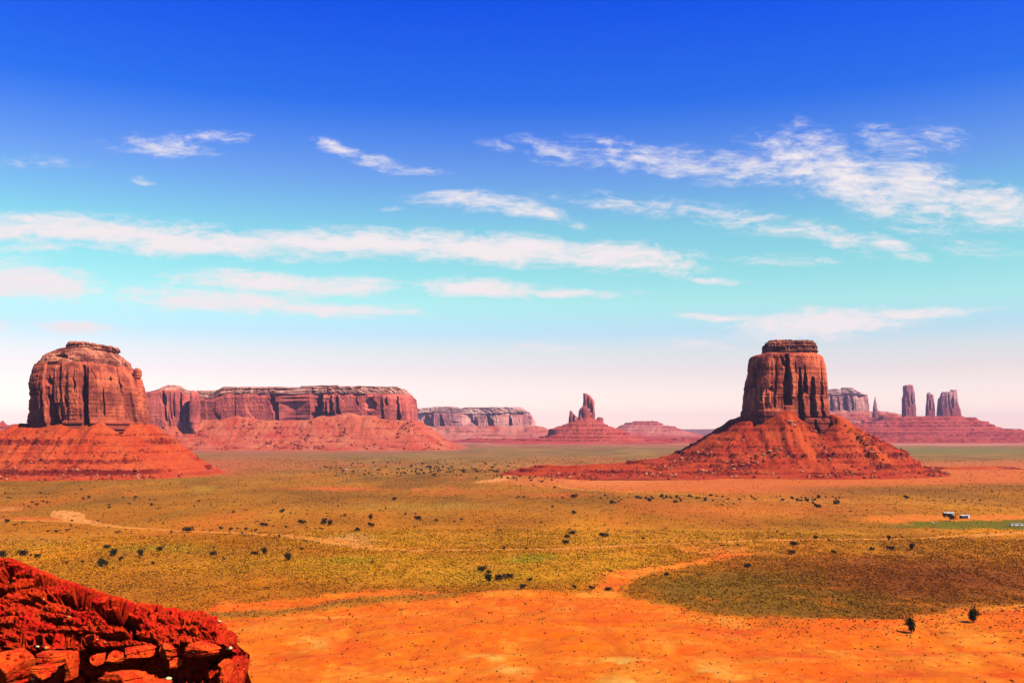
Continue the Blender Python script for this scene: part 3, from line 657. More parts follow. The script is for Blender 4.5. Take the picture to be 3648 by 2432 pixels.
# --- low red bench west of it
bench = thing('rock_bench', 'low red rock bench trailing west from the foot of the tall narrow butte', 'rock ledge', (sl(2230, 1650, 1430), 1430, 0))
talus(bench, MTR, sl(2240, 1650, 1430), 1440, 120, 26, 4, dict(L=[(0, 13), (30, 8), (60, 2), (75, -3)], R=[(0, 16), (60, 10), (100, -3)], F=[(0, 13), (10, 10), (22, 4), (40, 1), (60, -3)], B=[(0, 13), (90, -3)]),
      [(11, 1.8), (6.5, 2.2), (3, 1.2)], 1.7, 55, hole=0, gully=1.2, name='bench_slope')
# --- low ledges to the east of its foot
for k, (x0, y0, w_, lab) in enumerate([(3210, 1672, 150, 'thin dark rock ledge at the east foot of the tall butte'), (3490, 1672, 110, 'low broken rock ledge out on the plain far east of the butte'), (3000, 1694, 170, 'long low rock ledge along the front foot of the tall butte')]):
    gx, gy = on_ground(x0, y0)
    MLD = MLD if k else talus_mat('plain_ledge', al((208, 84, 36)), al((224, 104, 48)), al((110, 28, 14)))
    t_ = thing('rock_ledge', lab, 'rock ledge', (float(gx), float(gy), 0))
    talus(t_, MLD, float(gx), float(gy) + 25, w_ * gy / F, 18, 4, dict(L=[(0, 3.6), (60, -2)], R=[(0, 3.6), (60, -2)], F=[(0, 3.6), (5, 1.8), (14, .3), (24, -2)], B=[(0, 3.6), (60, -2)]), [(2.2, 1.5), (.8, .5)], 1.8, 70 + k, hole=0, gully=.6, name='ledge_slope', zmin=-.8)
# --- the long mesa between them
DM = 3400.0
mesa = thing('sandstone_mesa', 'long flat topped red mesa with a sheer fluted wall, behind the broad butte', 'mesa', (sl(1060, 1500, DM), DM + 150, 0))
cliff(mesa, MM, MMC, DM, [(1560, 640, 1462), (1500, 640, 1461), (1453, 641, 1457), (1410, 642, 1453), (1406, 646, 1452), (1395, 655, 1438), (1390, 660, 1434), (1380, 668, 1424), (1376, 672, 1421), (1370, 676, 1416)],
      1504, 420, top=[(500, 1396), (661, 1389), (706, 1390), (740, 1395), (757, 1396), (770, 1390), (790, 1380), (799, 1378), (1000, 1377), (1178, 1376), (1181, 1371), (1206, 1371), (1210, 1375), (1421, 1376), (1440, 1378)], n=7, seed=23, u=2.0, ycap=1396, cy=DM + 210, amp=(3.0, .9, .4), wid=(52, 18, 6), dz=.8, nf=820,
      cuts=[(964, 14, 22, 1400, 1460, 16), (980, 8, 12, 1450, 1500, 4), (1140, 24, 34, 1404, 1505, -6), (1178, 13, 24, 1410, 1500, 0), (1199, 9, 20, 1412, 1470, 2), (1417, 10, 20, 1408, 1500, 4), (1376, 7, 12, 1410, 1440, 0), (1045, 7, 9, 1410, 1500, 10), (1268, 6, 10, 1412, 1440, 4), (1320, 30, 8, 1414, 1455, 0), (757, 8, 8, 1445, 1500, 26), (837, 4, 6, 1410, 1490, 0), (1362, 6, 9, 1420, 1500, 0), (1160, 8, 14, 1430, 1500, 0)],
      bulge=[(1165, 50, 10, 1405, 1500), (1390, 70, 8, 1408, 1500)])
cliff(mesa, MM, MMC, DM - 60, [(1560, 440, 664), (1500, 442, 664), (1420, 448, 662), (1392, 455, 661), (1386, 500, 659), (1380, 540, 652), (1372, 566, 642), (1369, 574, 640)],
      1504, 240, top=[(440, 1382), (500, 1380), (551, 1376), (572, 1371), (578, 1369), (640, 1370), (650, 1377), (665, 1386)], n=5, seed=27, u=2.0, ycap=1388, cy=DM + 60, amp=(4.0, 1.4, .5), wid=(36, 14, 5), nf=460,
      cuts=[(577, 13, 18, 1392, 1440, 8), (588, 6, 10, 1425, 1500, 0), (619, 5, 12, 1400, 1480, 0), (645, 7, 14, 1392, 1500, 4), (605, 4, 8, 1440, 1490, 4)])
cliff(mesa, MM, None, DM - 100, [(1552, 676, 694), (1500, 662, 692), (1440, 662, 688), (1400, 664, 684), (1392, 668, 680)], 1545, 60, n=3, seed=29, u=2.0, amp=(2, 1.4, .6), nf=140, cy=DM - 46)
o, h, e = talus(mesa, MMT, sl(955, 1500, DM), DM + 205, 488, 215, 8,
      dict(L=[(0, 98), (120, 30), (240, -3)], R=[(0, 96), (26, 70), (75, 37), (108, 16), (145, 5), (195, -3)], F=[(0, 98), (30, 80), (70, 48), (110, 24), (150, 9), (190, 2), (230, -3)], B=[(0, 90), (200, -3)]),
      [(70, 4), (46, 4), (28, 3.5), (12, 3)], 4.0, 41, u=2.0, fans=[(sl(1240, 1500, DM), 26, 60, 90), (sl(1330, 1490, DM), 14, 30, 90), (sl(850, 1490, DM), 14, 50, 80), (sl(1145, 1490, DM), 12, 30, 80), (sl(610, 1490, DM), 12, 40, 80)], gully=2.6, hole=.93)
HT.append((h, e))
# --- the pale mesa farther off
DF = 6600.0
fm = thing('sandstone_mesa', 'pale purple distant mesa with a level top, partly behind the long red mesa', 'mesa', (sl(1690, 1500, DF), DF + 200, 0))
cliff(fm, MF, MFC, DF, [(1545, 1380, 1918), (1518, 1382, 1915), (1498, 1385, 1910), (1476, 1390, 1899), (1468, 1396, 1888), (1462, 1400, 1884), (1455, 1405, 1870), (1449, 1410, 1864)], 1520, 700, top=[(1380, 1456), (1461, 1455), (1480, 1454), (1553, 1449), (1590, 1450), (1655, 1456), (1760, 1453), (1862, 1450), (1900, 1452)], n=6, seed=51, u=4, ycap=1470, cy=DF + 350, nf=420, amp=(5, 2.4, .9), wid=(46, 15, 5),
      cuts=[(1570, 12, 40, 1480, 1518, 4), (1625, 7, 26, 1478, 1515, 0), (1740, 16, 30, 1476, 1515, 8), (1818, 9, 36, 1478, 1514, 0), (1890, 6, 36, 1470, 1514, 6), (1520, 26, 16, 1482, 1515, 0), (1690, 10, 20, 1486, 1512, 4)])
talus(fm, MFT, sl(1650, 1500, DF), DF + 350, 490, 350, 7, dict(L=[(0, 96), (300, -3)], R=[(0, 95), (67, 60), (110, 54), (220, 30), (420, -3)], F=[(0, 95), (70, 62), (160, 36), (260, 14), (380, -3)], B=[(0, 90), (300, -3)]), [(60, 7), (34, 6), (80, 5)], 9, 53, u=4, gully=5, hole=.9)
# --- the slender tower on its cone
DT = 5200.0
tw = thing('sandstone_tower', 'slender jagged rock tower standing on a red cone in the middle distance', 'rock tower', (sl(2090, 1500, DT), DT, 0))
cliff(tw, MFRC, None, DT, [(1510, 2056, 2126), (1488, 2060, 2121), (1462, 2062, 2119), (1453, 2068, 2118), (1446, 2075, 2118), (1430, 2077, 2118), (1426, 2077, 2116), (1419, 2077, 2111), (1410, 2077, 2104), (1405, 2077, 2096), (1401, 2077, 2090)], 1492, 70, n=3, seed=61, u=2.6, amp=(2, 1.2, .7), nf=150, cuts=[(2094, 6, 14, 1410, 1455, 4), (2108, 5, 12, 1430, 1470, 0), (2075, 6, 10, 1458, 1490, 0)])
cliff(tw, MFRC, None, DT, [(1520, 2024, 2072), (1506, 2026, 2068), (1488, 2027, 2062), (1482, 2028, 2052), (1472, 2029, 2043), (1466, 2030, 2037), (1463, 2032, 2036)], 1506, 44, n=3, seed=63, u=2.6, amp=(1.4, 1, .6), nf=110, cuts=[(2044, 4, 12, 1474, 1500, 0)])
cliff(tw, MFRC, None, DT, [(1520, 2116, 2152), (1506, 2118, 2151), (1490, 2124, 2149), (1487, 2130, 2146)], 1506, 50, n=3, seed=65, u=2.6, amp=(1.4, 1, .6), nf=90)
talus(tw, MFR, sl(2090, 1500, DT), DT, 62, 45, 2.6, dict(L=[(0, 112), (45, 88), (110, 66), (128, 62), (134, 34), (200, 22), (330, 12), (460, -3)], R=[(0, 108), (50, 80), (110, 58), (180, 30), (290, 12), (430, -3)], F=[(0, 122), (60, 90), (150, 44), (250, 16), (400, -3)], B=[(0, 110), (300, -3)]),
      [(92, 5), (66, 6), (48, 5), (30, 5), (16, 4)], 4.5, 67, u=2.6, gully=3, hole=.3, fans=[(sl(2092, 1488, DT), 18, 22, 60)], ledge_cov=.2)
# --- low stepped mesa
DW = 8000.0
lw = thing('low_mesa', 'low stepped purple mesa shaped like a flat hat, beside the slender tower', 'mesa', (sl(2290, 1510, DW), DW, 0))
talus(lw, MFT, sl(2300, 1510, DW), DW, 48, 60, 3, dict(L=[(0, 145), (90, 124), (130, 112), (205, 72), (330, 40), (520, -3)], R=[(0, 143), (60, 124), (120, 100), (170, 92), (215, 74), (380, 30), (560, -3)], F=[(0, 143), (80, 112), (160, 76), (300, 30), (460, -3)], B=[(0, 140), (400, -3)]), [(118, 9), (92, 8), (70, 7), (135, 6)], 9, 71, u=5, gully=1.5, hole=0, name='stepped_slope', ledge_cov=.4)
# --- the towers far in the east
DX = 6500.0
rg = thing('rock_ridge', 'long red terraced ridge carrying the far eastern towers', 'ridge', (sl(3300, 1500, DX), DX, 0))
s_ = DX / F
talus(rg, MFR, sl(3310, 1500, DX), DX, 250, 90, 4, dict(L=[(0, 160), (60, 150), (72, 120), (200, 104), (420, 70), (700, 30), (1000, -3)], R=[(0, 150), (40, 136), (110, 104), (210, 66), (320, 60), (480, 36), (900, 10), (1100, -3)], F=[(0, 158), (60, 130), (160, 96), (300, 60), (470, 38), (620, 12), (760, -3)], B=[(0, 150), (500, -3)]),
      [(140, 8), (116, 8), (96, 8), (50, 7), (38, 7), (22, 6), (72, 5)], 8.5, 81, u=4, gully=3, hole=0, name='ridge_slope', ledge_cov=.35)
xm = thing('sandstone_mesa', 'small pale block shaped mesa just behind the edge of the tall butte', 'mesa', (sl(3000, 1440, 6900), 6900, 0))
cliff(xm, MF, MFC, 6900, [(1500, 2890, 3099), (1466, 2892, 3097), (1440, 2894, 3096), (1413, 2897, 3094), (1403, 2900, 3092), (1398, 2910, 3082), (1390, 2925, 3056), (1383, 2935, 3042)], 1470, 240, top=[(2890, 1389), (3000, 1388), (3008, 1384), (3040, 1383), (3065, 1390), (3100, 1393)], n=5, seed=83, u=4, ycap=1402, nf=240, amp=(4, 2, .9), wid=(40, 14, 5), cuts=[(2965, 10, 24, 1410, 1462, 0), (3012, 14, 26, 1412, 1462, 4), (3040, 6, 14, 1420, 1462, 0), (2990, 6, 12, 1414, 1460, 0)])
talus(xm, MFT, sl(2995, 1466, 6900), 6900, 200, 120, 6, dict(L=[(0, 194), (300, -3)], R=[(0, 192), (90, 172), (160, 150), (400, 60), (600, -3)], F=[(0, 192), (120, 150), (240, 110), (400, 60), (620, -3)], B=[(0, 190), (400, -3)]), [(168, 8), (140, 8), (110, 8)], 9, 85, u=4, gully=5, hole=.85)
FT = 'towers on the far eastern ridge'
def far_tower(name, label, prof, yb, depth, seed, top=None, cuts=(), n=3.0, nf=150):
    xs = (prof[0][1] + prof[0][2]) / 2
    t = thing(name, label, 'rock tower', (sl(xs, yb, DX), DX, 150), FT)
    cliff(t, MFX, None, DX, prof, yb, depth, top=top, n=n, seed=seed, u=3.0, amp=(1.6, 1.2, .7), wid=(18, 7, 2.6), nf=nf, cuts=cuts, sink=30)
far_tower('rock_needle', 'thin pointed rock needle next to the pale block shaped mesa', [(1475, 3108, 3128), (1462, 3111, 3127), (1450, 3112, 3126), (1436, 3114, 3125), (1424, 3116, 3121), (1415, 3117, 3119)], 1472, 26, 91, n=2.4, nf=70)
far_tower('rock_tower', 'tall blunt chimney shaped rock tower, broadest single column on the ridge', [(1490, 3212, 3266), (1467, 3212, 3264), (1430, 3211, 3261), (1423, 3210, 3261), (1410, 3215, 3260), (1400, 3216, 3259), (1380, 3215, 3254), (1374, 3215, 3254), (1371, 3222, 3248)], 1480, 80, 93, cuts=[(3214, 9, 16, 1412, 1470, 0), (3236, 4, 8, 1390, 1450, 2), (3250, 4, 7, 1400, 1440, 0)], n=4)
far_tower('rock_tower', 'pair of thin joined spires between the chimney tower and the castle block', [(1490, 3295, 3335), (1477, 3296, 3333), (1429, 3298, 3330), (1416, 3299, 3328), (1405, 3300, 3326), (1396, 3301, 3324)], 1484, 50, 95, top=[(3290, 1410), (3299, 1406), (3301, 1396), (3304, 1402), (3311, 1406), (3313, 1416), (3316, 1416), (3318, 1406), (3325, 1402), (3328, 1412), (3336, 1420)], cuts=[(3314, 5, 12, 1408, 1450, 0)], n=4)
far_tower('rock_tower', 'wide castle shaped rock block with a raised east corner', [(1500, 3334, 3432), (1485, 3335, 3428), (1451, 3337, 3422), (1432, 3337, 3416), (1413, 3338, 3414), (1400, 3340, 3413), (1388, 3344, 3412)], 1488, 110, 97, top=[(3330, 1420), (3338, 1412), (3341, 1408), (3345, 1416), (3350, 1404), (3353, 1397), (3375, 1397), (3390, 1395), (3394, 1400), (3399, 1392), (3403, 1388), (3412, 1390), (3420, 1400)], cuts=[(3346, 5, 14, 1400, 1470, 0), (3370, 4, 8, 1400, 1450, 2), (3394, 5, 10, 1402, 1450, 0), (3382, 3, 7, 1410, 1440, 0)], n=5, nf=240)
# --- small mesa at the west edge, low red terrace in front of the far group, hills on the skyline
wm = thing('low_mesa', 'small far red mesa with a knob on top, west of the broad butte', 'mesa', (sl(30, 1520, 5200), 5200, 0))
talus(wm, MFR, sl(40, 1515, 5200), 5200, 150, 60, 4, dict(L=[(0, 96), (120, 60), (320, -3)], R=[(0, 96), (140, 70), (320, -3)], F=[(0, 96), (60, 70), (160, 40), (330, -3)], B=[(0, 90), (200, -3)]), [(80, 6), (56, 6), (30, 6)], 6, 87, u=3, gully=3, hole=0, name='mesa_slope', fans=[(sl(29, 1502, 5200), 17, 14, 30)], ledge_cov=.2)
def terrain(name, cx, cy, a, b, n, pr, levels, step, seed, u, mat, **k):
    o = talus(None, mat, cx, cy, a, b, n, pr, levels, step, seed, u=u, hole=0, name=name, **k)[0]
    return tag(o, kind='structure')
terrain('red_terrace', 2500, 6500, 3300, 1000, 4, dict(L=[(0, 24), (500, 12), (900, -3)], R=[(0, 26), (900, -3)], F=[(0, 24), (120, 18), (300, 8), (520, -3)], B=[(0, 24), (600, -3)]), [(19, 4), (12, 4), (6, 3)], 14, 101, 4, MFR, gully=1.6, ledge_cov=.15)
def hills():
    xs = np.linspace(-12000, 12000, 700); ys = np.linspace(13000, 17000, 26)
    X, Y = np.meshgrid(xs, ys); px = W / 2 + F * X / 13500
    top = np.interp(px, [-2000, 0, 1500, 1950, 2180, 2400, 2480, 2600, 2760, 3000, 3400, 3540, 3648, 5600], [62, 60, 62, 58, 50, 50, 68, 92, 80, 70, 66, 58, 52, 60])
    t = np.sin(np.clip((Y - 13000) / 1600, 0, 1) * math.pi / 2)
    Z = top * t + 5 * t * fbm(X / 240, Y / 300, 0, 4, 111) - 6 * (1 - t)
    o = link('far_hills', mesh_np('far_hills', np.stack([X, Y, Z], -1).reshape(-1, 3), grid_faces(26, 700), True, {'riser': np.zeros(X.size), 'sand': np.zeros(X.size)}), talus_mat('far_hill_scrub', al((150, 88, 70)), al((168, 112, 84)), al((130, 76, 60)), 12))
    tag(o, kind='structure')
hills()

# ------------------------------------------------------------------ scrub: tufts of dry grass and sage nobody could count
def att_mat(name, attr='tint', var=.25, scale=3.0):
    m, N, L, b = new_mat(name)
    a = N.new('ShaderNodeAttribute'); a.attribute_name = attr
    n = n_noise(N, L, scale, 3, .6)
    k = n_range(N, L, n, .3, .7, 1 - var, 1 + var)
    v = N.new('ShaderNodeVectorMath'); v.operation = 'SCALE'; L.new(a.outputs['Color'], v.inputs[0]); L.new(k, v.inputs['Scale'])
    L.new(v.outputs[0], b.inputs['Base Color'])
    return m
def tufts(name, n, d0, d1, s0, s1, mat, seed, dens_pow=1.0, az=30.5):
    r = np.random.default_rng(seed)
    d = np.sqrt(r.uniform(d0 ** 2, d1 ** 2, n)) if d1 < 800 else np.exp(r.uniform(np.log(d0), np.log(d1), n))
    a = np.radians(r.uniform(-az, az, n)); x, y = d * np.sin(a), d * np.cos(a)
    C, dn, sf = cover(x, y)
    clump = sstep(-.30, .30, fbm(x / 7, y / 12, 5, 3, 91) + .4 * fbm(x / 40, y / 80, 2, 2, 92))
    keep = r.random(n) < np.clip(dn, 0, 1) ** dens_pow * np.where(sf > .5, .55, .22 + .78 * clump)
    for (h, e) in HT:
        ins = keep & (x > e[0]) & (x < e[1]) & (y > e[2]) & (y < e[3])
        hh, _ = h(x, y); keep &= ~(ins & (hh > -1))
    for tx_, ty_, hw_ in TRACKS:
        o_ = np.argsort(tx_); yy_ = np.interp(x, tx_[o_], ty_[o_]); ww_ = np.interp(x, tx_[o_], hw_[o_])
        keep &= ~((x > tx_.min()) & (x < tx_.max()) & (np.abs(y - yy_) < ww_ * .95) & (r.random(n) < .62))
    px, py = to_px(x, y, np.zeros_like(x))
    x, y, C, px, py, sf = x[keep], y[keep], C[keep], px[keep], py[keep], sf[keep]; n = len(x)
    z = gz(x, y)
    s = np.minimum(r.lognormal(0, .36, n), 1.9) * (s0 + (s1 - s0) * sstep(d0, d1, np.hypot(x, y)))
    h = s * r.uniform(.45, .8, n)
    K = 4
    ang = np.linspace(0, 2 * np.pi, K, endpoint=False)[None] + r.uniform(0, 6, (n, 1))
    rad = s[:, None] * r.uniform(.32, .68, (n, K))
    bx, by = x[:, None] + rad * np.cos(ang), y[:, None] + rad * np.sin(ang)
    mz = z[:, None] + h[:, None] * r.uniform(.45, .8, (n, K))
    V = np.zeros((n, 2 * K + 1, 3))
    V[:, :K, 0], V[:, :K, 1], V[:, :K, 2] = x[:, None] + (bx - x[:, None]) * .7, y[:, None] + (by - y[:, None]) * .7, z[:, None] - .05
    V[:, K:2 * K, 0], V[:, K:2 * K, 1], V[:, K:2 * K, 2] = bx, by, mz
    V[:, -1, 0], V[:, -1, 1], V[:, -1, 2] = x + s * r.uniform(-.2, .2, n), y + s * r.uniform(-.2, .2, n), z + h
    f = []
    for k in range(K):
        q = (k + 1) % K
        f += [(k, q, K + q), (k, K + q, K + k), (K + k, K + q, 2 * K)]
    f = np.array(f)
    Fc = (f[None] + (np.arange(n) * (2 * K + 1))[:, None, None]).reshape(-1, 3)
    # dry straw, sage and dark blackbrush in shares that follow the cover
    u = r.random(n); tint = C.copy()
    dark = u < np.where(d[keep] > 640, .22, .38); straw = (u > .34) & (u < .66); sage = u > .66
    tint[dark] = C[dark] * .56 + np.array([14, 4, 0])
    tint[straw] = np.minimum(C[straw] * 1.08 + np.array([26, 16, 8]), 255)
    tint[sage] = C[sage] * np.array([.94, .92, .7])
    on = sf > .5; tint[on] = np.array([140, 74, 18]) + r.normal(0, 20, (on.sum(), 1))
    T = np.repeat(albedo(tint * r.uniform(.85, 1.15, (n, 1)))[:, None], 2 * K + 1, 1).reshape(-1, 3)
    o = link(name, mesh_np(name, V.reshape(-1, 3), Fc, False, {'tint': T}), mat)
    return tag(o, kind='stuff')
M_tuft = att_mat('scrub_leaf', var=.3, scale=2.0)
t1 = tufts('low_scrub', 330000, 225, 640, .34, .56, M_tuft, 5)
tag(t1, 'low dry scrub and grass tufts scattered over the near plain', 'scrub')
t2 = tufts('low_scrub', 150000, 640, 2400, .6, 1.5, M_tuft, 6, az=29.5)
tag(t2, 'low dry scrub and grass thinning out over the far plain', 'scrub')

# ------------------------------------------------------------------ boulders and rubble on the slopes
IV, IF = ico(0); IV1, IF1 = ico(1)
def rocks(xyz, s, seed, sub=0):
    r = np.random.default_rng(seed); v, f = (IV, IF) if sub == 0 else (IV1, IF1)
    n = len(s); V = v[None] * r.uniform(.72, 1.25, (n, len(v), 1)) * (s[:, None] * r.uniform(.7, 1.3, (n, 3)))[:, None, :]
    V = V + xyz[:, None, :]
    return V.reshape(-1, 3), (f[None] + (np.arange(n) * len(v))[:, None, None]).reshape(-1, 3)
def rubble(name, hts, n, smin, smax, mat, seed, zr, frontb, label, power=3.0):
    h, e = hts; r = np.random.default_rng(seed)
    x = r.uniform(e[0], e[1], n * 6); y = r.uniform(e[2], e[2] + frontb, n * 6)
    z, rr = h(x, y); px, py = to_px(x, y, z)
    den = sstep(.0, .45, fbm(x / 34, y / 34, 2, 4, seed)) + .05
    k = (z > zr[0]) & (z < zr[1]) & (rr > 1.02) & (r.random(n * 6) < den); x, y, z = x[k][:n], y[k][:n], z[k][:n]
    s = smin + (smax - smin) * r.random(len(x)) ** power
    V, Fc = rocks(np.stack([x, y, z + s * .25], -1), s, seed)
    tint = np.repeat(np.where(r.random(len(x))[:, None] < .16, lin((226, 132, 88)), lin((178, 62, 32)))[:, None] / 1.7, 12, 1).reshape(-1, 3)
    return tag(link(name, mesh_np(name, V, Fc, False, {'tint': tint}), mat), label, 'rubble', kind='stuff')
M_rub = att_mat('rubble_rock', var=.2, scale=1.0)
rubble('talus_rubble', HT[0], 2200, .45, 2.4, M_rub, 3, (0.5, 62), 130, 'loose rocks strewn down the red slope of the broad butte')
rubble('talus_rubble', HT[1], 3600, .45, 2.9, M_rub, 4, (0.5, 78), 190, 'loose rocks strewn down the rubble cone of the tall butte')
rubble('talus_rubble', HT[2], 1700, 1.0, 5.5, M_rub, 5, (2, 96), 230, 'loose rocks strewn along the foot of the long red mesa')

# ------------------------------------------------------------------ junipers and dark bushes
M_bark, _N, _L, _b = new_mat('juniper_bark')
_L.new(n_mix(_N, _L, n_noise(_N, _L, 14, 3, .6, (1, 1, .2)), (.07, .035, .02), (.17, .09, .05)), _b.inputs['Base Color'])
def leaf_mat(name, a, b_):
    m, N, L, b = new_mat(name)
    L.new(n_mix(N, L, n_range(N, L, n_noise(N, L, 3.2, 3, .6), .35, .65), a, b_), b.inputs['Base Color'])
    return m
M_jun = leaf_mat('juniper_needles', (.012, .013, .005), (.034, .032, .010))
M_bush = leaf_mat('dark_bush_leaves', (.018, .012, .006), (.06, .036, .012))
M_sage = leaf_mat('olive_bush_leaves', (.05, .04, .008), (.13, .10, .02))
def crown_mesh(name, seed, n, w, z0, z1, lobes, leaf):
    r = np.random.default_rng(seed)
    cs = [(r.normal(0, w * .22), r.normal(0, w * .22), r.uniform(z0 + (z1 - z0) * .3, z0 + (z1 - z0) * .75), r.uniform(.30, .5)) for _ in range(lobes)]
    P = []
    while len(P) < n:
        c = cs[r.integers(len(cs))]
        q = r.normal(0, 1, 3); q /= np.linalg.norm(q); q *= r.random() ** .45
        p = np.array([c[0], c[1], c[2]]) + q * np.array([w * c[3], w * c[3], (z1 - z0) * c[3] * .95])
        if p[2] > z0 * .6 and vnoise(p[0] * 2.6, p[1] * 2.6, p[2] * 2.6, seed) > -.42: P.append(p)
    P = np.array(P)
    u = r.normal(0, 1, (n, 3)); u /= np.linalg.norm(u, axis=1)[:, None]; v = np.cross(u, r.normal(0, 1, (n, 3))); v /= np.linalg.norm(v, axis=1)[:, None]
    s = leaf * r.uniform(.6, 1.35, (n, 1))
    V = np.stack([P - u * s, P + v * s * .6, P + u * s, P - v * s * .6], 1).reshape(-1, 3)
    return mesh_np(name, V, np.arange(4 * n).reshape(-1, 4))
def tube(pts, rad, k=6):
    V, Fc = [], []
    for i, (p, r_) in enumerate(zip(pts, rad)):
        for j in range(k): a = 2 * math.pi * j / k; V.append((p[0] + r_ * math.cos(a), p[1] + r_ * math.sin(a), p[2]))
    for i in range(len(pts) - 1):
        for j in range(k): q = (j + 1) % k; Fc.append((i * k + j, i * k + q, (i + 1) * k + q, (i + 1) * k + j))
    return V, Fc
def trunk_mesh(name, seed, h, r0, limbs):
    r = random.Random(seed); V, Fc = tube([(0, 0, -.15), (.03, .02, h * .3), (r.uniform(-.1, .1), r.uniform(-.1, .1), h * .65), (r.uniform(-.15, .15), r.uniform(-.15, .15), h)], [r0, r0 * .8, r0 * .55, r0 * .2])
    for _ in range(limbs):
        a = r.uniform(0, 6.28); b0 = r.uniform(.25, .55) * h; L_ = r.uniform(.3, .55) * h
        v, f = tube([(0, 0, b0), (math.cos(a) * L_ * .5, math.sin(a) * L_ * .5, b0 + L_ * .35), (math.cos(a) * L_, math.sin(a) * L_, b0 + L_ * .8)], [r0 * .5, r0 * .35, r0 * .12], 5)
        o = len(V); V += v; Fc += [tuple(i + o for i in q) for q in f]
    return mesh_np(name, np.array(V), np.array(Fc), True)
# unit trees: one metre across, scaled in place
KIND = []
for k, (nl, lob, zz, leaf, mt) in enumerate([(620, 7, (.08, 1.0), .075, M_jun), (460, 5, (.12, .82), .08, M_jun), (460, 7, (.05, .72), .08, M_bush), (420, 5, (.16, .95), .085, M_bush)]):
    c = crown_mesh('crown', 200 + k, nl, .98, zz[0], zz[1], lob, leaf); c.materials.append(mt)
    t = trunk_mesh('trunk', 210 + k, zz[1] * .8, .055, 4); t.materials.append(M_bark)
    KIND.append((c, t))
SMALL = []
for k, mt in enumerate([M_jun, M_bush, M_bush]):
    c = crown_mesh('dark_bush', 230 + k, 150, 1.0, .05, .75, 4, .13); c.materials.append(mt); SMALL.append(c)
def tree(px, py, wpx, label, group, kind=0, hk=1.0, name='juniper_tree', cat='tree'):
    """py is the row where it meets the ground"""
    x, y = (float(v) for v in on_ground(px, py)); z = float(gz(x, y)); w = 1.3 * wpx * math.hypot(x, y) / F
    r_ = random.Random(int(px * 7 + py))
    e = thing(name, label, cat, (x, y, z), group)
    e.rotation_euler = (0, 0, r_.uniform(0, 6.28)); e.scale = (w, w, w * hk)
    cm, tm = KIND[kind]
    link('crown', cm, None, e); link('trunk', tm, None, e)
    return e
def bush(px, py, wpx, label, group, k=0):
    x, y = (float(v) for v in on_ground(px, py)); w = 1.3 * wpx * math.hypot(x, y) / F; r_ = random.Random(int(px * 5 + py))
    o = link('dark_bush', SMALL[k % 3]); o.location = (x, y, float(gz(x, y))); o.rotation_euler = (0, 0, r_.uniform(0, 6.28)); o.scale = (w, w, w * r_.uniform(.8, 1.15))
    return tag(o, label, 'bush', group)
Z7 = lambda X, Y: (X / 1.96, 1650 + Y / 1.96)
Z8 = lambda X, Y: (1200 + X / 1.96, 1650 + Y / 1.96)
Z9 = lambda X, Y: (2400 + X / 1.8846, 1650 + Y / 1.8846)
G1 = 'junipers standing out on the plain'
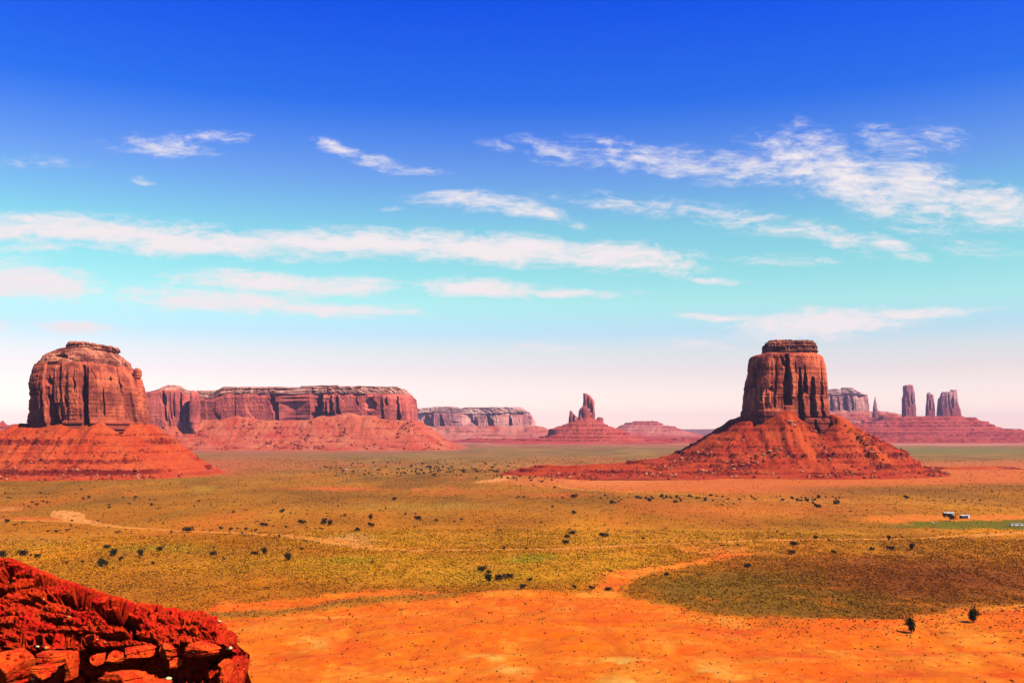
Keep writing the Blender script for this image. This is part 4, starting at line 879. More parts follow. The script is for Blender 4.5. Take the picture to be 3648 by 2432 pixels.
BIG = [  # px, base row, width px, kind, height factor, label
 (3245, 2262, 27, 0, 1.5, 'tall round juniper alone on bare orange sand, a black shadow beside its trunk'),
 (3470, 2222, 28, 0, 1.25, 'round juniper on the sand close to the edge of the dark scrub'),
 (2374, 2050, 13, 1, 1.1, 'single dark juniper at the west edge of the dark brown scrub'),
 (2664, 2016, 17, 2, .8, 'wide low bush alone in the orange scrub north of the dark brown patch'),
 (Z8(1008, 0)[0], 2036, 20, 2, 1.0, 'top left bush of the dark five bush clump beside the orange sand'),
 (Z8(1057, 0)[0], 2043, 9, 1, 1.5, 'smallest and narrowest bush of the dark five bush clump'),
 (Z8(1056, 0)[0], 2075, 22, 0, 1.15, 'tallest bush of the dark five bush clump, first in its front row'),
 (Z8(1138, 0)[0], 2072, 27, 2, .95, 'broadest bush of the dark five bush clump, middle of its front row'),
 (Z8(1207, 0)[0], 2064, 17, 2, 1.2, 'fuzzy bush at the east end of the dark five bush clump'),
 (Z8(1352, 0)[0], 2071, 15, 1, .8, 'small black bush just east of the dark five bush clump'),
 (Z8(1293, 0)[0], 2110, 15, 3, 1.2, 'thin reddish bush on the bare sand below the five bush clump'),
 (Z8(1660, 0)[0], 2098, 12, 3, 1.1, 'reddish bush by the sand, west of the olive bush at the wash mouth'),
 (Z8(1772, 0)[0], 2098, 15, 1, .8, 'low olive bush at the mouth of the pale sandy wash'),
 (Z8(1895, 0)[0], 2100, 20, 2, .7, 'spreading dark bush in the pale sandy wash'),
 (Z7(2008, 0)[0], 1996, 21, 0, 1.1, 'leaning dark juniper, easternmost of the row above the red outcrop'),
 (Z7(1845, 0)[0], 1975, 15, 0, 1.3, 'upright juniper, taller of a pair in the row above the red outcrop'),
 (Z7(1778, 0)[0], 1977, 17, 2, .9, 'rounder bush of a pair in the row above the red outcrop'),
 (Z7(1485, 0)[0], 1977, 16, 2, .9, 'dark bush with a smaller one directly behind it above the red outcrop'),
 (Z7(1115, 0)[0], 1964, 18, 2, .9, 'domed bush on the yellow strip above the red outcrop'),
 (Z7(977, 0)[0], 1983, 17, 0, 1.2, 'juniper with a visible bare trunk above the red outcrop'),
 (Z7(843, 0)[0], 2000, 10, 3, 1.6, 'narrow upright bush close above the red outcrop'),
 (Z7(708, 0)[0], 2017, 26, 1, 1.0, 'biggest dark juniper close above the red outcrop'),
 (Z7(790, 0)[0], 1981, 19, 0, 1.0, 'ragged juniper behind the biggest one above the red outcrop'),
 (Z7(745, 0)[0], 1953, 16, 2, .9, 'dark bush on the green strip above the red outcrop'),
 (Z7(258, 0)[0], 1985, 13, 2, 1.1, 'dark bush just above the crest of the red outcrop'),
 (Z7(160, 0)[0], 1978, 21, 2, .9, 'pair of merged bushes above the crest of the red outcrop'),
 (Z7(10, 0)[0], 1986, 22, 2, 1.1, 'black bush touching the crest of the red outcrop at the picture edge'),
 (Z7(1310, 0)[0], 1894, 25, 2, .75, 'widest dark bush standing right on the long pale track'),
 (Z7(2100, 0)[0], 1866, 17, 1, .9, 'round dark juniper north of the track near a tight trio'),
 (Z7(2272, 0)[0], 1857, 12, 1, 1.0, 'rear juniper of the tight trio north of the track'),
 (Z7(2264, 0)[0], 1868, 13, 1, 1.2, 'west juniper of the tight trio north of the track'),
 (Z7(2305, 0)[0], 1872, 14, 0, 1.2, 'east juniper of the tight trio north of the track'),
 (Z7(1833, 0)[0], 1874, 15, 1, .9, 'dark juniper with a smaller bush touching it, north of the track'),
 (Z7(1975, 0)[0], 1825, 14, 1, .9, 'dark juniper alone on the flat, north of the tight trio'),
 (Z8(1855, 0)[0], 1914, 19, 1, .9, 'solid black juniper north of the track, beside open yellow scrub'),
 (Z8(1645, 0)[0], 1904, 20, 2, .7, 'flat wide bush, top of the file of three bushes above the track'),
 (Z8(1605, 0)[0], 1918, 13, 1, 1.1, 'middle juniper of the file of three bushes above the track'),
 (Z8(1600, 0)[0], 1937, 17, 2, .9, 'lowest bush of the file of three, nearest the track'),
 (Z8(1652, 0)[0], 1831, 13, 1, 1.0, 'coal black juniper alone above the file of three bushes'),
 (Z8(231, 0)[0], 1877, 15, 1, 1.1, 'juniper at the south end of a short upright line of three'),
 (Z8(234, 0)[0], 1850, 12, 0, 1.3, 'juniper at the middle of a short upright line of three'),
 (Z8(143, 0)[0], 1893, 13, 1, 1.1, 'juniper just south west of the short upright line of three'),
 (Z8(567, 0)[0], 1852, 16, 2, 1.0, 'juniper trailing a small bush, centre of the plain'),
 (Z8(402, 0)[0], 1781, 13, 2, .8, 'wide bush well north of the other junipers in the centre'),
 (Z8(1655, 0)[0], 1773, 17, 2, .8, 'widest bush at the east end of a straight far row'),
 (Z9(952, 0)[0], 1919, 15, 2, .8, 'dark bush sitting on the east stretch of the pale track'),
 (Z9(807, 0)[0], 1944, 17, 2, 1.0, 'bushy juniper right below the east stretch of the pale track'),
 (Z9(794, 0)[0], 1973, 17, 2, .9, 'bush paired with a smaller one at the top of the dark scrub'),
 (Z9(1068, 0)[0], 1971, 12, 1, 1.1, 'neat dark juniper first of the uneven row south of the east track'),
 (Z9(1328, 0)[0], 1961, 12, 1, 1.0, 'smaller juniper third in the uneven row south of the east track'),
 (Z9(1460, 0)[0], 1960, 17, 2, .9, 'wide juniper fourth in the uneven row south of the east track'),
 (Z9(1603, 0)[0], 1958, 16, 0, 1.1, 'tallest juniper last in the uneven row south of the east track'),
 (Z9(1446, 0)[0], 1924, 9, 0, 1.6, 'lollipop shaped juniper with a thin trunk beside the east track'),
 (Z9(957, 0)[0], 1810, 15, 1, 1.0, 'single dark juniper on the plain in front of the tall butte'),
 (Z9(1555, 0)[0], 1777, 13, 1, .9, 'dark juniper north of the two small houses'),
]
for (px, py, w, k, hk, lab) in BIG: tree(px, py, w, lab, G1, k, hk)
DOTS = [(Z7, 'small dark bush dotted over the olive flat before the broad butte', 'small bushes on the flat before the broad butte',
  [(35,210,8),(65,240,14),(55,262,8),(140,213,6),(165,238,6),(222,268,14),(163,286,9),(203,303,12),(260,286,16),(300,268,14),(336,272,14),(286,207,12),(285,236,8),(322,215,10),(345,214,8),(322,236,9),(362,232,6),(378,282,6),(527,215,9),(528,237,7),(568,180,10),(580,244,15),(620,237,18),(742,153,6),(580,296,6),(757,289,12),(765,308,14),(858,240,10),(944,238,16),(940,255,8),(1045,254,9),(1077,255,12),(900,282,10),(1053,292,18),(1100,316,10),(995,292,7),(1213,271,9),(1230,285,7),(1385,262,13),(1353,303,10),(1473,291,8),(1558,321,7),(1628,341,16),(1718,326,12),(905,190,6),(1188,143,8),(183,117,5),(1655,199,7),(1680,200,6)]),
 (Z7, 'small dark bush scattered north of the long pale track', 'small bushes north of the long track',
  [(1903,268,10),(2205,290,8),(1893,344,7),(2030,348,12),(2062,350,6),(2142,326,9),(2142,353,9),(1968,378,9),(1805,403,7),(1875,400,10),(1862,428,14),(1905,436,10),(1997,445,15),(2136,451,12),(2163,456,8),(2203,458,11),(2244,458,16),(1038,408,7),(1140,416,9),(1063,395,8),(1160,383,6)]),
 (Z7, 'small brown bush strung along the west stretch of the pale track', 'small bushes along the west track',
  [(43,406,26),(104,428,15),(165,410,12),(495,432,10),(470,465,16),(395,475,16),(330,475,12),(298,533,10),(503,398,12),(683,402,12),(820,480,18),(878,462,9),(950,440,8),(1195,480,14),(918,488,9),(1097,510,8),(1420,466,9),(1478,467,8),(1538,452,20),(1608,460,18),(1658,452,12),(1715,460,18),(1775,467,22),(1690,487,12),(1950,508,14),(1918,522,14),(1880,500,12),(1760,500,10),(2130,545,14),(2180,549,10),(2210,555,9)]),
 (Z7, 'small bush scattered between the pale track and the red outcrop', 'small bushes above the red outcrop',
  [(597,552,11),(918,588,8),(465,688,13),(575,685,16),(1070,697,18),(1316,628,14),(1490,590,12),(1497,666,11),(1565,665,14),(2100,600,20),(2252,648,12),(190,620,10),(220,640,14),(540,657,10),(2265,706,6)]),
 (Z8, 'small dark bush scattered over the middle of the plain', 'small bushes in the middle of the plain',
  [(10,300,11),(563,248,8),(296,327,12),(342,317,11),(46,366,18),(238,360,9),(266,457,6),(480,354,14),(545,348,13),(515,384,6),(585,400,8),(543,446,9),(565,323,6),(693,402,18),(819,407,12),(869,390,16),(975,440,11),(973,395,5),(1125,443,9),(1129,467,14),(1048,258,6),(1313,263,6),(1468,319,9),(1505,301,14),(1425,414,13),(1668,436,13),(1625,462,12),(1870,430,10),(2140,525,16),(2318,540,12),(2213,482,10),(655,506,8)]),
 (Z8, 'small bush in the straight far row and along the far sand bend', 'small bushes of the far row',
  [(1252,242,9),(1269,233,14),(1303,236,14),(1405,240,9),(1428,240,9),(1473,239,8),(1505,239,9),(1540,240,6),(1577,237,13),(1890,246,9),(1990,255,12),(1785,238,6),(1520,170,14),(1375,156,10),(1247,153,8),(1282,155,9),(345,148,5),(730,170,6),(777,180,6),(490,125,6)]),
 (Z8, 'small bush growing near the sand edge south of the track', 'small bushes near the sand edge',
  [(735,708,5),(1915,750,14),(1870,775,10),(245,690,14),(205,640,8),(1080,600,10),(1170,597,18),(1235,596,9),(1325,592,18)]),
 (Z9, 'small dark bush scattered over the plain around the two small houses', 'small bushes around the two small houses',
  [(327,280,13),(333,255,9),(405,270,10),(430,282,9),(447,262,6),(1186,322,11),(1712,231,11),(1747,251,8),(1842,255,6),(1890,251,10),(1951,249,11),(2058,248,12),(2137,191,12),(1732,302,8),(1275,221,5),(1195,222,6),(1135,230,5),(1340,230,8),(1305,228,7),(1375,143,6),(1530,150,6),(1205,155,5)]),
 (Z9, 'small bush scattered along the east stretch of the pale track', 'small bushes along the east track',
  [(693,460,13),(432,549,14),(325,550,12),(1043,517,14),(1212,537,10),(1487,495,8),(1534,494,9),(725,597,13),(1118,604,8),(1201,592,9),(1828,580,12),(2265,462,6),(10,590,10)])]
for zf, lab, grp, pts in DOTS:
    for i, (X_, Y_, s_) in enumerate(pts):
        px, py = zf(X_, Y_ + s_ * .36)
        bush(px, py, s_ / 1.92, lab, grp, i)
# the scatter of specks beyond the sand bend
def specks():
    r = np.random.default_rng(77); n = 420
    px = np.concatenate([r.normal(1560, 190, 240), r.uniform(1150, 1900, 60), r.normal(1900, 90, 50), r.uniform(2100, 3000, 70)])
    py = np.concatenate([r.normal(1672, 12, 240), r.uniform(1645, 1700, 60), r.normal(1702, 8, 50), r.normal(1775, 7, 70)])
    x, y = on_ground(px, py); d = np.hypot(x, y); s = r.lognormal(0, .35, n) * 1.15
    k = (d < 2600); x, y, s, = x[k], y[k], s[k]
    ok = np.ones(len(x), bool)
    for (h, e) in HT:
        ins = (x > e[0]) & (x < e[1]) & (y > e[2]) & (y < e[3]); hh, _ = h(x, y); ok &= ~(ins & (hh > -1))
    x, y, s = x[ok], y[ok], s[ok]
    V, Fc = rocks(np.stack([x, y, s * .5], -1), s, 8, 1)
    tag(link('distant_shrubs', mesh_np('distant_shrubs', V, Fc), M_bush), 'tiny far shrubs speckling the flat between the buttes', 'shrubs', kind='stuff')
specks()

# ------------------------------------------------------------------ small houses, vehicles and odd pieces on the plain
def plain_mat(name, c, rough=.7):
    m, N, L, b = new_mat(name, rough)
    L.new(n_mix(N, L, n_range(N, L, n_noise(N, L, .9, 3, .6), .35, .65), tuple(v * .8 for v in c), c), b.inputs['Base Color']); return m
M_white = plain_mat('white_paint', (.80, .80, .78)); M_roof = plain_mat('grey_roof', (.42, .38, .34)); M_brown = plain_mat('brown_boards', (.16, .06, .03)); M_cream = plain_mat('cream_wall', (.72, .62, .42))
M_glass = plain_mat('dark_glass', (.03, .035, .04), .15); M_tyre = plain_mat('black_rubber', (.02, .02, .02)); M_weath = plain_mat('weathered_boards', (.09, .035, .02))
def boxes(name, bl, mat, parent):
    V, Fc = [], []
    for (x0, x1, y0, y1, z0, z1) in bl:
        o = len(V); V += [(x, y, z) for z in (z0, z1) for (x, y) in ((x0, y0), (x1, y0), (x1, y1), (x0, y1))]
        Fc += [tuple(o + i for i in f) for f in ((0, 3, 2, 1), (4, 5, 6, 7), (0, 1, 5, 4), (1, 2, 6, 5), (2, 3, 7, 6), (3, 0, 4, 7))]
    return link(name, mesh_np(name, np.array(V, float), np.array(Fc)), mat, parent)
def poly_mesh(name, V, Fq, mat, parent): return link(name, mesh_np(name, np.array(V, float), np.array(Fq)), mat, parent)
def gable(x0, x1, y0, y1, z, h, t=.12, ov=.4):
    ym = (y0 + y1) / 2; x0 -= ov; x1 += ov; y0 -= ov; y1 += ov
    V = [(x0, y0, z), (x1, y0, z), (x0, ym, z + h), (x1, ym, z + h), (x0, y1, z), (x1, y1, z)]
    V += [(a, b, c + t) for a, b, c in V]
    Fq = [(0, 2, 3, 1), (2, 4, 5, 3), (6, 7, 9, 8), (8, 9, 11, 10), (0, 1, 7, 6), (4, 10, 11, 5), (0, 6, 8, 2), (2, 8, 10, 4), (1, 3, 9, 7), (3, 5, 11, 9)]
    return V, Fq
def ground_thing(name, label, cat, px, py, rz=0, group=None):
    x, y = (float(v) for v in on_ground(px, py)); o = thing(name, label, cat, (x, y, float(gz(x, y)) - .02), group); o.rotation_euler = (0, 0, R(rz)); return o
hA = ground_thing('small_house', 'small dark house under a pale grey roof, white lean-to at its east end', 'house', 3381, 1836, -4)
boxes('wall', [(-3.4, 1.2, -1.6, 2.2, 0, 1.75)], M_weath, hA); V, Fq = gable(-3.4, 3.2, -1.6, 2.4, 1.76, .85); poly_mesh('roof', V, Fq, M_roof, hA)
boxes('lean_to', [(1.22, 3.3, -1.2, 2.2, 0, 1.35)], M_cream, hA); boxes('door', [(-.9, -.1, -1.66, -1.603, 0, 1.5)], M_brown, hA); boxes('window', [(-2.7, -1.9, -1.66, -1.603, .7, 1.4)], M_glass, hA)
hB = ground_thing('small_house', 'low brown cabin with white eaves and end wall, east of the grey roofed house', 'house', 3437, 1846, 6)
boxes('wall', [(-2.9, 1.9, -1.5, 1.9, 0, 2.1)], M_brown, hB); boxes('roof', [(-3.1, 2.1, -1.8, 2.1, 2.11, 2.3)], M_white, hB); boxes('end_wall', [(1.92, 3.0, -1.4, 1.9, 0, 2.6)], M_white, hB); boxes('door', [(-.5, .3, -1.56, -1.503, 0, 1.8)], M_weath, hB); boxes('window', [(-2.2, -1.3, -1.56, -1.503, .9, 1.6)], M_glass, hB)
tree(3385, 1855, 20, 'spreading tree with a bare trunk in front of the grey roofed house', G1, 3, 1.05)
tr = ground_thing('trailer', 'long low cream trailer by the green strip near the east edge', 'trailer', 3621, 1874, 3)
boxes('body', [(-4.2, 4.2, -1.1, 1.1, .5, 1.7)], M_cream, tr); boxes('roof', [(-4.3, 4.3, -1.2, 1.2, 1.71, 1.85)], M_roof, tr)
for wx in (-2.2, 2.0): boxes('wheel', [(wx - .35, wx + .35, -1.14, -.9, 0, .7)], M_tyre, tr)
boxes('window', [(-2.6, -1.4, -1.16, -1.104, 1.1, 1.6), (.8, 2.2, -1.16, -1.104, 1.1, 1.6)], M_glass, tr)
def vehicle(px, py, label, rz, L_=4.6):
    v = ground_thing('parked_van', label, 'van', px, py, rz, 'white vehicles far out on the plain')
    x = L_ / 2
    V = []; prof = [(-x, .45), (x, .45), (x, 1.05), (x * .72, 1.2), (x * .45, 2.0), (-x, 2.05)]
    for yy in (-.95, .95): V += [(a, yy, b) for a, b in prof]
    n = len(prof); Fq = [(i, (i + 1) % n, n + (i + 1) % n, n + i) for i in range(n)] + [(0, 3, 2, 1), (0, 5, 4, 3), (n, n + 1, n + 2, n + 3), (n, n + 3, n + 4, n + 5)]
    poly_mesh('body', V, Fq, M_white, v)
    for wx in (-x * .6, x * .6):
        for yy in (-.98, .78):
            a = np.linspace(0, 2 * np.pi, 12, endpoint=False); W_ = [(wx + .38 * math.cos(t), yy, .38 + .38 * math.sin(t)) for t in a] + [(wx + .38 * math.cos(t), yy + .2, .38 + .38 * math.sin(t)) for t in a]
            Fw = [(i, (i + 1) % 12, 12 + (i + 1) % 12, 12 + i) for i in range(12)] + [(0, 1, 2, 3), (0, 3, 4, 5), (0, 5, 6, 7), (0, 7, 8, 9), (0, 9, 10, 11)] + [(12, 15, 14, 13), (12, 17, 16, 15), (12, 19, 18, 17), (12, 21, 20, 19), (12, 23, 22, 21)]
            poly_mesh('wheel', W_, Fw, M_tyre, v)
    boxes('window', [(-x * .7, x * .35, -1.0, -.953, 1.3, 1.8)], M_glass, v)
    return v
vehicle(1335, 1660, 'white van parked among far shrubs, brighter of two far white vehicles', 8)
vehicle(1234, 1673, 'smaller white vehicle west of the bright parked van', -10, 3.4)
bx = ground_thing('water_tank', 'little pale tank on the sand west of the two houses', 'tank', 3325, 1863)
a_ = np.linspace(0, 2 * np.pi, 14, endpoint=False)
V, Fc = tube([(0, 0, 0), (0, 0, .75), (0, 0, .82)], [.55, .55, .3], 14); poly_mesh('tank_body', V, Fc, M_white, bx); boxes('lid', [(-.3, .3, -.3, .3, .821, .88)], M_roof, bx)
def sand_stones():
    r = np.random.default_rng(31); n = 16000
    d = np.sqrt(r.uniform(232 ** 2, 420 ** 2, n)); a = np.radians(r.uniform(-30, 30, n)); x, y = d * np.sin(a), d * np.cos(a)
    C, dn, sf = cover(x, y); k = (sf > .5) & (r.random(n) < .25 + .75 * sstep(-.1, .4, fbm(x / 18, y / 14, 3, 3, 71))); x, y = x[k], y[k]; n = len(x)
    s_ = .07 + .22 * r.random(n) ** 5
    V, Fc = rocks(np.stack([x, y, gz(x, y) + s_ * .2], -1), s_, 32)
    t = np.repeat((lin((200, 66, 20)) / 1.5)[None, None] * r.uniform(.3, 1.3, (n, 1, 1)), 12, 1).reshape(-1, 3)
    tag(link('sand_stones', mesh_np('sand_stones', V, Fc, False, {'tint': t}), M_rub), 'small red stones strewn over the bare orange sand', 'stones', kind='stuff')
sand_stones()
# single boulders big enough to pick out
M_bould = rock_mat('boulder_rock', al((236, 160, 116)), al((206, 104, 70)), al((140, 60, 44)), .35)
def boulder(px, py, w, label, h=None, D=None):
    if D is None: x, y = (float(v) for v in on_ground(px, py))
    else: x, y = float(at_y(px, py, D)[0]), D
    z = float(gz(x, y))
    if h is not None: z = float(h[0](x, y)[0])
    r = np.random.default_rng(int(px)); v, f = ico(2)
    v = v * (1 + .28 * fbm(v[:, 0] * 1.3, v[:, 1] * 1.3, v[:, 2] * 1.3 + px, 3, 7))[:, None] * np.array([1, .9, .78]) * w / 2
    o = link('boulder', mesh_np('boulder', v, f), M_bould); o.location = (x, y, z + w * .26)
    return tag(o, label, 'boulder', 'boulders fallen from the buttes')
boulder(775, 1660, 4.6, 'pale lone boulder out on the flat past the broad butte')
boulder(2955, 1640, 5.5, 'largest pale boulder low on the rubble cone of the tall butte', HT[1], DR - 150)
boulder(2660, 1640, 4.6, 'pale boulder west of centre on the rubble cone of the tall butte', HT[1], DR - 150)
boulder(2500, 1685, 4.2, 'boulder at the west foot of the tall butte', HT[1], DR - 162)
boulder(578, 1563, 4.2, 'boulder on the east shoulder of the broad butte rubble slope', HT[0], DL - 20)
boulder(530, 1568, 3.8, 'boulder under the east end of the broad butte wall', HT[0], DL - 70)

# ------------------------------------------------------------------ the red outcrop close to the camera
def outcrop():
    root = thing('rock_outcrop', 'rough red rock outcrop with black hollows at the near corner of the viewpoint', 'rock outcrop', (-8, 20, 56))
    nx_, nb, ns, nl, nu = 640, 70, 260, 120, 70
    px = np.linspace(-420, 838, nx_)
    rx = np.array([-420, 0, 42, 178, 212, 298, 395, 446, 501, 612, 680, 722, 784, 800, 862], float)
    ry = np.array([1880, 1985, 1988, 2045, 2060, 2087, 2119, 2132, 2155, 2176, 2193, 2200, 2226, 2236, 2300], float)
    yr = np.interp(px, rx, ry); yl = np.interp(px, [-420, 0, 120, 260, 430, 640, 700, 795, 862], [2330, 2320, 2318, 2312, 2310, 2300, 2296, 2294, 2345])
    yl = np.maximum(yl, yr + 30)
    Dr = np.interp(px, [-420, 0, 400, 700, 800, 862], [23.2, 21.9, 20.9, 20.2, 20.1, 20.8]); Dl = np.interp(px, [-420, 0, 400, 780, 862], [20.8, 20.2, 19.6, 19.2, 20.6])
    corner = np.clip((px - 770) / 92, 0, 1) ** 2
    P = []
    def W3(yy, D): x, z = at_y(px, yy, D); return np.stack([x, np.broadcast_to(D, x.shape), z], -1)
    ridge, ledge = W3(yr, Dr), W3(yl, Dl + corner * .6)
    back = ridge + np.array([0, 5.5, -5.0]); 
    for t in np.linspace(1, 0, nb, endpoint=False): P.append(ridge * (1 - t) + back * t + np.array([0, 0, .25]) * (t * (1 - t)))
    for t in np.linspace(0, 1, ns, endpoint=False): P.append(ridge * (1 - t) + ledge * t + np.array([0, 0, .20]) * math.sin(t * math.pi))
    foot = ledge + np.array([0, .15, -.75]); low = foot + np.array([0, -1.0, -.35]); low2 = low + np.array([0, -3, -4.5])
    for t in np.linspace(0, 1, nl, endpoint=False): P.append(ledge * (1 - t) + foot * t + np.array([0, 1, 0])[None] * (1.1 * math.sin(t * math.pi) ** .6))
    for t in np.linspace(0, 1, nu, endpoint=False): P.append(foot * (1 - t) + low * t)
    for t in np.linspace(0, 1, 30): P.append(low * (1 - t) + low2 * t)
    P = np.array(P)
    # close the east end: turn it back into the slope
    end = P[:, -1:, :]
    tail = np.concatenate([end + np.array([-.11 * k, .28 * k, -.30 * k]) for k in range(1, 26)], 1)
    P = np.concatenate([P, tail], 1)
    du = np.gradient(P, axis=1); dv = np.gradient(P, axis=0); nrm = np.cross(du, dv); nrm /= np.linalg.norm(nrm, axis=-1, keepdims=True) + 1e-9
    if nrm[nb + 50, 300, 1] > 0: nrm = -nrm
    X, Y, Z = P[..., 0], P[..., 1], P[..., 2]
    wz = Z + .10 * fbm(X / .9, Y / .9, 0, 3, 5)
    slope_row = np.zeros(P.shape[0]); slope_row[nb - 8:nb + ns] = 1
    sr = slope_row[:, None] * np.ones(P.shape[1])
    a = .13 * fbm(X / .9, Y / .9, wz / .5, 4, 301)
    a += .065 * fbm(X / .22, Y / .22, wz / .13, 4, 302) + .045 * fbm(X / .07, Y / .07, Z / .055, 3, 303)
    # courses of broken stone: each course juts out over the one below, and blocks are missing
    u = wz / .17 + .5 * fbm(X / 1.6, Y / 1.6, 0, 2, 305); ci = np.floor(u); fr = u - ci
    blk = X / .34 + 3.7 * hash1(ci, 306) + .5 * vnoise(X / .5, wz / .3, 0, 307); bi = np.floor(blk); bf = blk - bi
    hv = _h(ci, bi, np.zeros_like(ci), 308)
    jut = sstep(0, .28, fr) * sstep(1.0, .86, fr) * sstep(0, .12, bf) * sstep(1, .9, bf)
    a += .06 * (jut - .5) * (.4 + .6 * (hv > -.35))
    hole = sstep(.07, .17, fbm(X / .46, Y / .6, wz / .12, 4, 309) + .35 * fbm(X / 1.3, Y / 1.3, wz / .6, 2, 310))
    hole = hole * np.where(sr > 0, sstep(nb + 15, nb + 70, np.arange(P.shape[0]))[:, None] * 1.0, 1)
    a += .06 * sr
    a -= .46 * hole * np.where(sr > 0, 1, .6)
    hol2 = sstep(.22, .42, fbm(X / .11, Y / .15, wz / .06, 3, 311)); a -= .14 * hol2
    edge = np.ones_like(a); edge[:nb - 8] *= .5; edge[:, -60:] *= .2
    keepR = 1 - .85 * np.exp(-((np.arange(P.shape[0]) - nb) / 30.0) ** 2)[:, None]
    P = P + nrm * (a * edge * keepR)[..., None]
    V = P.reshape(-1, 3) - np.array(root.location)
    m, N, L, b = new_mat('outcrop_rock')
    c = n_mix(N, L, n_range(N, L, n_noise(N, L, 2.2, 5, .65), .38, .62), al((232, 34, 5)), al((252, 70, 14)))
    c = n_mix(N, L, n_range(N, L, n_noise(N, L, 7, 4, .7), .52, .66, 0, .7), c, al((150, 14, 4)))
    c = n_mix(N, L, n_range(N, L, n_noise(N, L, 26, 2, .5), .70, .76, 0, .6), c, al((255, 170, 90)))
    L.new(c, b.inputs['Base Color'])
    n_bump(N, L, b, n_noise(N, L, 18, 6, .72), .9, .05)
    link('rock_face', mesh_np('rock_face', V, grid_faces(P.shape[0], P.shape[1]), False), m, root)
    # slabs of the harder bed that caps the undercut
    ms, N, L, b = new_mat('slab_rock')
    c = n_mix(N, L, n_range(N, L, n_noise(N, L, 3.2, 5, .65), .38, .62), al((228, 44, 8)), al((250, 92, 24)))
    L.new(n_mix(N, L, n_range(N, L, n_noise(N, L, 9, 4, .7), .55, .68, 0, .6), c, al((160, 24, 8))), b.inputs['Base Color'])
    n_bump(N, L, b, n_noise(N, L, 14, 6, .7), .8, .04)
    v0, f0 = ico(4)
    def slab(pxc, pyc, wpx, hpx, dp, D, seed, tilt=0, yaw=0):
        s = D / F; sx, sz = wpx / 2 * s, hpx / 2 * s
        r = np.random.default_rng(seed)
        pl = np.concatenate([r.normal(0, 1, (11, 3)) * np.array([1, 1, .35]), [[.05, .1, 1], [.1, -.05, -1], [.12, .2, .9]]]); pl /= np.linalg.norm(pl, axis=1)[:, None]
        dd = np.concatenate([r.uniform(.68, 1.0, 11), [.8, .8, .86]])
        q = v0 * np.min(dd[None] / np.maximum(v0 @ pl.T, .16), 1)[:, None]
        q = q / np.abs(q).max(0) * (1 + .05 * fbm(v0[:, 0] * 5, v0[:, 1] * 5, v0[:, 2] * 5 + seed, 4, seed))[:, None]
        lay_ = .05 * np.sign(vnoise(q[:, 2] * 3.2, q[:, 2] * 0, seed, seed))
        v = q * (1 + lay_)[:, None] * np.array([sx, dp, sz])
        v[:, 2] += .012 * fbm(v[:, 0] / .08, v[:, 1] / .08, v[:, 2] / .05, 3, seed)
        ca, sa = math.cos(R(yaw)), math.sin(R(yaw)); v = np.stack([v[:, 0] * ca - v[:, 1] * sa, v[:, 0] * sa + v[:, 1] * ca, v[:, 2]], -1)
        ct, st = math.cos(R(tilt)), math.sin(R(tilt)); v = np.stack([v[:, 0] * ct - v[:, 2] * st, v[:, 1], v[:, 0] * st + v[:, 2] * ct], -1)
        D = D + (.22 if wpx < 135 else .05); x, z = at_y(pxc, pyc, D); v = v + np.array([float(x), D, float(z)]) - np.array(root.location)
        return link('slab', mesh_np('slab', v, f0), ms, root)
    for k, (x_, y_, w_, h_, dp, D, tl, yw) in enumerate([(714, 2312, 140, 40, .55, 18.75, 2, 8), (592, 2318, 70, 46, .3, 18.7, -14, 20), (500, 2320, 110, 40, .45, 18.9, 4, -6), (420, 2340, 64, 34, .3, 18.6, -8, 10), (352, 2350, 60, 40, .3, 18.5, 6, -10), (262, 2365, 44, 110, .3, 18.5, 3, 5), (195, 2340, 120, 36, .45, 18.7, 3, 6),
            (205, 2372, 110, 26, .4, 18.5, -3, 0), (60, 2370, 160, 130, .6, 18.6, 2, 6), (150, 2398, 90, 24, .35, 18.2, 5, 8), (620, 2362, 60, 26, .3, 18.6, 6, 10), (680, 2272, 60, 20, .25, 19.4, 4, 0), (735, 2262, 80, 54, .5, 19.7, 0, 6), (806, 2392, 50, 80, .5, 19.4, -6, 10), (440, 2418, 200, 60, .5, 17.8, 2, 4), (560, 2436, 120, 30, .4, 17.7, -2, 0)]):
        slab(x_, y_, w_, h_, dp, D, 400 + k, tl, yw)
    return root
outcrop()
M_peb = plain_mat('pale_pebble', (.78, .56, .28))
M_pebr = att_mat('red_stone', var=.25, scale=9)
def hit(px, py):
    """where the line of sight through a photo point first meets something built so far"""
    x, y, z = ray(px, py); dg = bpy.context.evaluated_depsgraph_get()
    from mathutils import Vector
    ok, loc, nrm, *_r = SC.ray_cast(dg, Vector((0, 0, CAMZ)), Vector((float(x), float(y), float(z))).normalized())
    return loc if ok else None
bpy.context.view_layer.update()
def pebble(px, py, w, label):
    p = hit(px, py)
    if p is None or p.y > 40: return
    v, f = ico(2); v = v * (1 + .3 * fbm(v[:, 0] * 1.5, v[:, 1] * 1.5, v[:, 2] * 1.5 + px, 3, 3))[:, None] * np.array([1, .8, .55]) * w / 2
    o = link('pale_stone', mesh_np('pale_stone', v, f, True), M_peb); o.location = p + type(p)((0, 0, w * .12)); tag(o, label, 'stone', 'pale stones lying on the red outcrop')
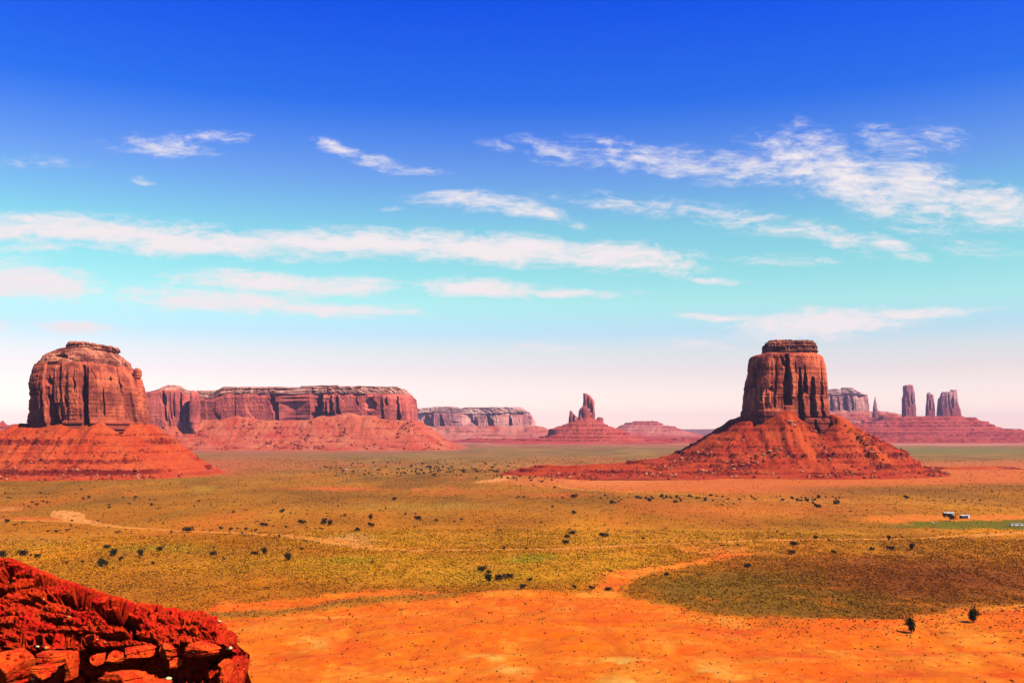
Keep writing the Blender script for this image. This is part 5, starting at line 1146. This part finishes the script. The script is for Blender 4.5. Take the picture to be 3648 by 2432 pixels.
for (px, py, w, lab) in [(375, 2288, .036, 'white rounded stone low on the red outcrop face'), (345, 2277, .03, 'small cream stone up left of the white rounded stone'), (332, 2260, .03, 'cream stone at the top of a short line of pale stones'), (133, 2303, .07, 'long yellow stone flake near the west part of the outcrop ledge'), (285, 2233, .025, 'tiny pale stone at the middle of the red slope'),
        (815, 2310, .13, 'big cream stone perched beside the end slab of the outcrop'), (782, 2214, .07, 'flat cream flake on the tip of the outcrop crest'), (600, 2420, .12, 'pale yellow stone under the outcrop ledge'), (690, 2322, .05, 'pale chip on the front edge of the end slab'), (120, 2420, .09, 'orange yellow chip in the dark under the ledge')]:
    pebble(px, py, w, lab)
def loose():
    r = np.random.default_rng(9); pts, ss = [], []
    for _ in range(550):
        px = r.uniform(0, 800); py = r.uniform(2010, 2420); p = hit(px, py)
        if p is not None and p.y < 40: pts.append((p.x, p.y, p.z + .004)); ss.append(.010 + .035 * r.random() ** 4)
    V, Fc = rocks(np.array(pts), np.array(ss), 12, 1); n = len(pts)
    t = np.repeat(np.where(r.random((n, 1)) < .05, lin((255, 150, 70)), lin((238, 52, 14)))[:, None] / 1.5 * r.uniform(.6, 1.1, (n, 1, 1)), 42, 1).reshape(-1, 3)
    tag(link('loose_stones', mesh_np('loose_stones', V, Fc, False, {'tint': t}), M_pebr), 'loose red chips littering the face of the outcrop', 'stones', kind='stuff')
loose()

# ------------------------------------------------------------------ the air
def haze():
    x, y0, y1, z0, z1 = 9500, -19000, 19000, -12, 385
    V = [(a, b, c) for c in (z0, z1) for a, b in ((-x * 2, y0), (x * 2, y0), (x * 2, y1), (-x * 2, y1))]
    me = mesh_np('haze', np.array(V, float), np.array([(0, 3, 2, 1), (4, 5, 6, 7), (0, 1, 5, 4), (1, 2, 6, 5), (2, 3, 7, 6), (3, 0, 4, 7)]))
    m = bpy.data.materials.new('desert_air'); m.use_nodes = True; N, L = m.node_tree.nodes, m.node_tree.links
    N.remove(N['Principled BSDF']); v = N.new('ShaderNodeVolumePrincipled'); v.inputs['Density'].default_value = 2.9e-5
    v.inputs['Color'].default_value = (.64, .50, .78, 1); v.inputs['Anisotropy'].default_value = 0.0
    L.new(v.outputs[0], N['Material Output'].inputs['Volume'])
    tag(link('haze', me, m), kind='stuff')
haze()
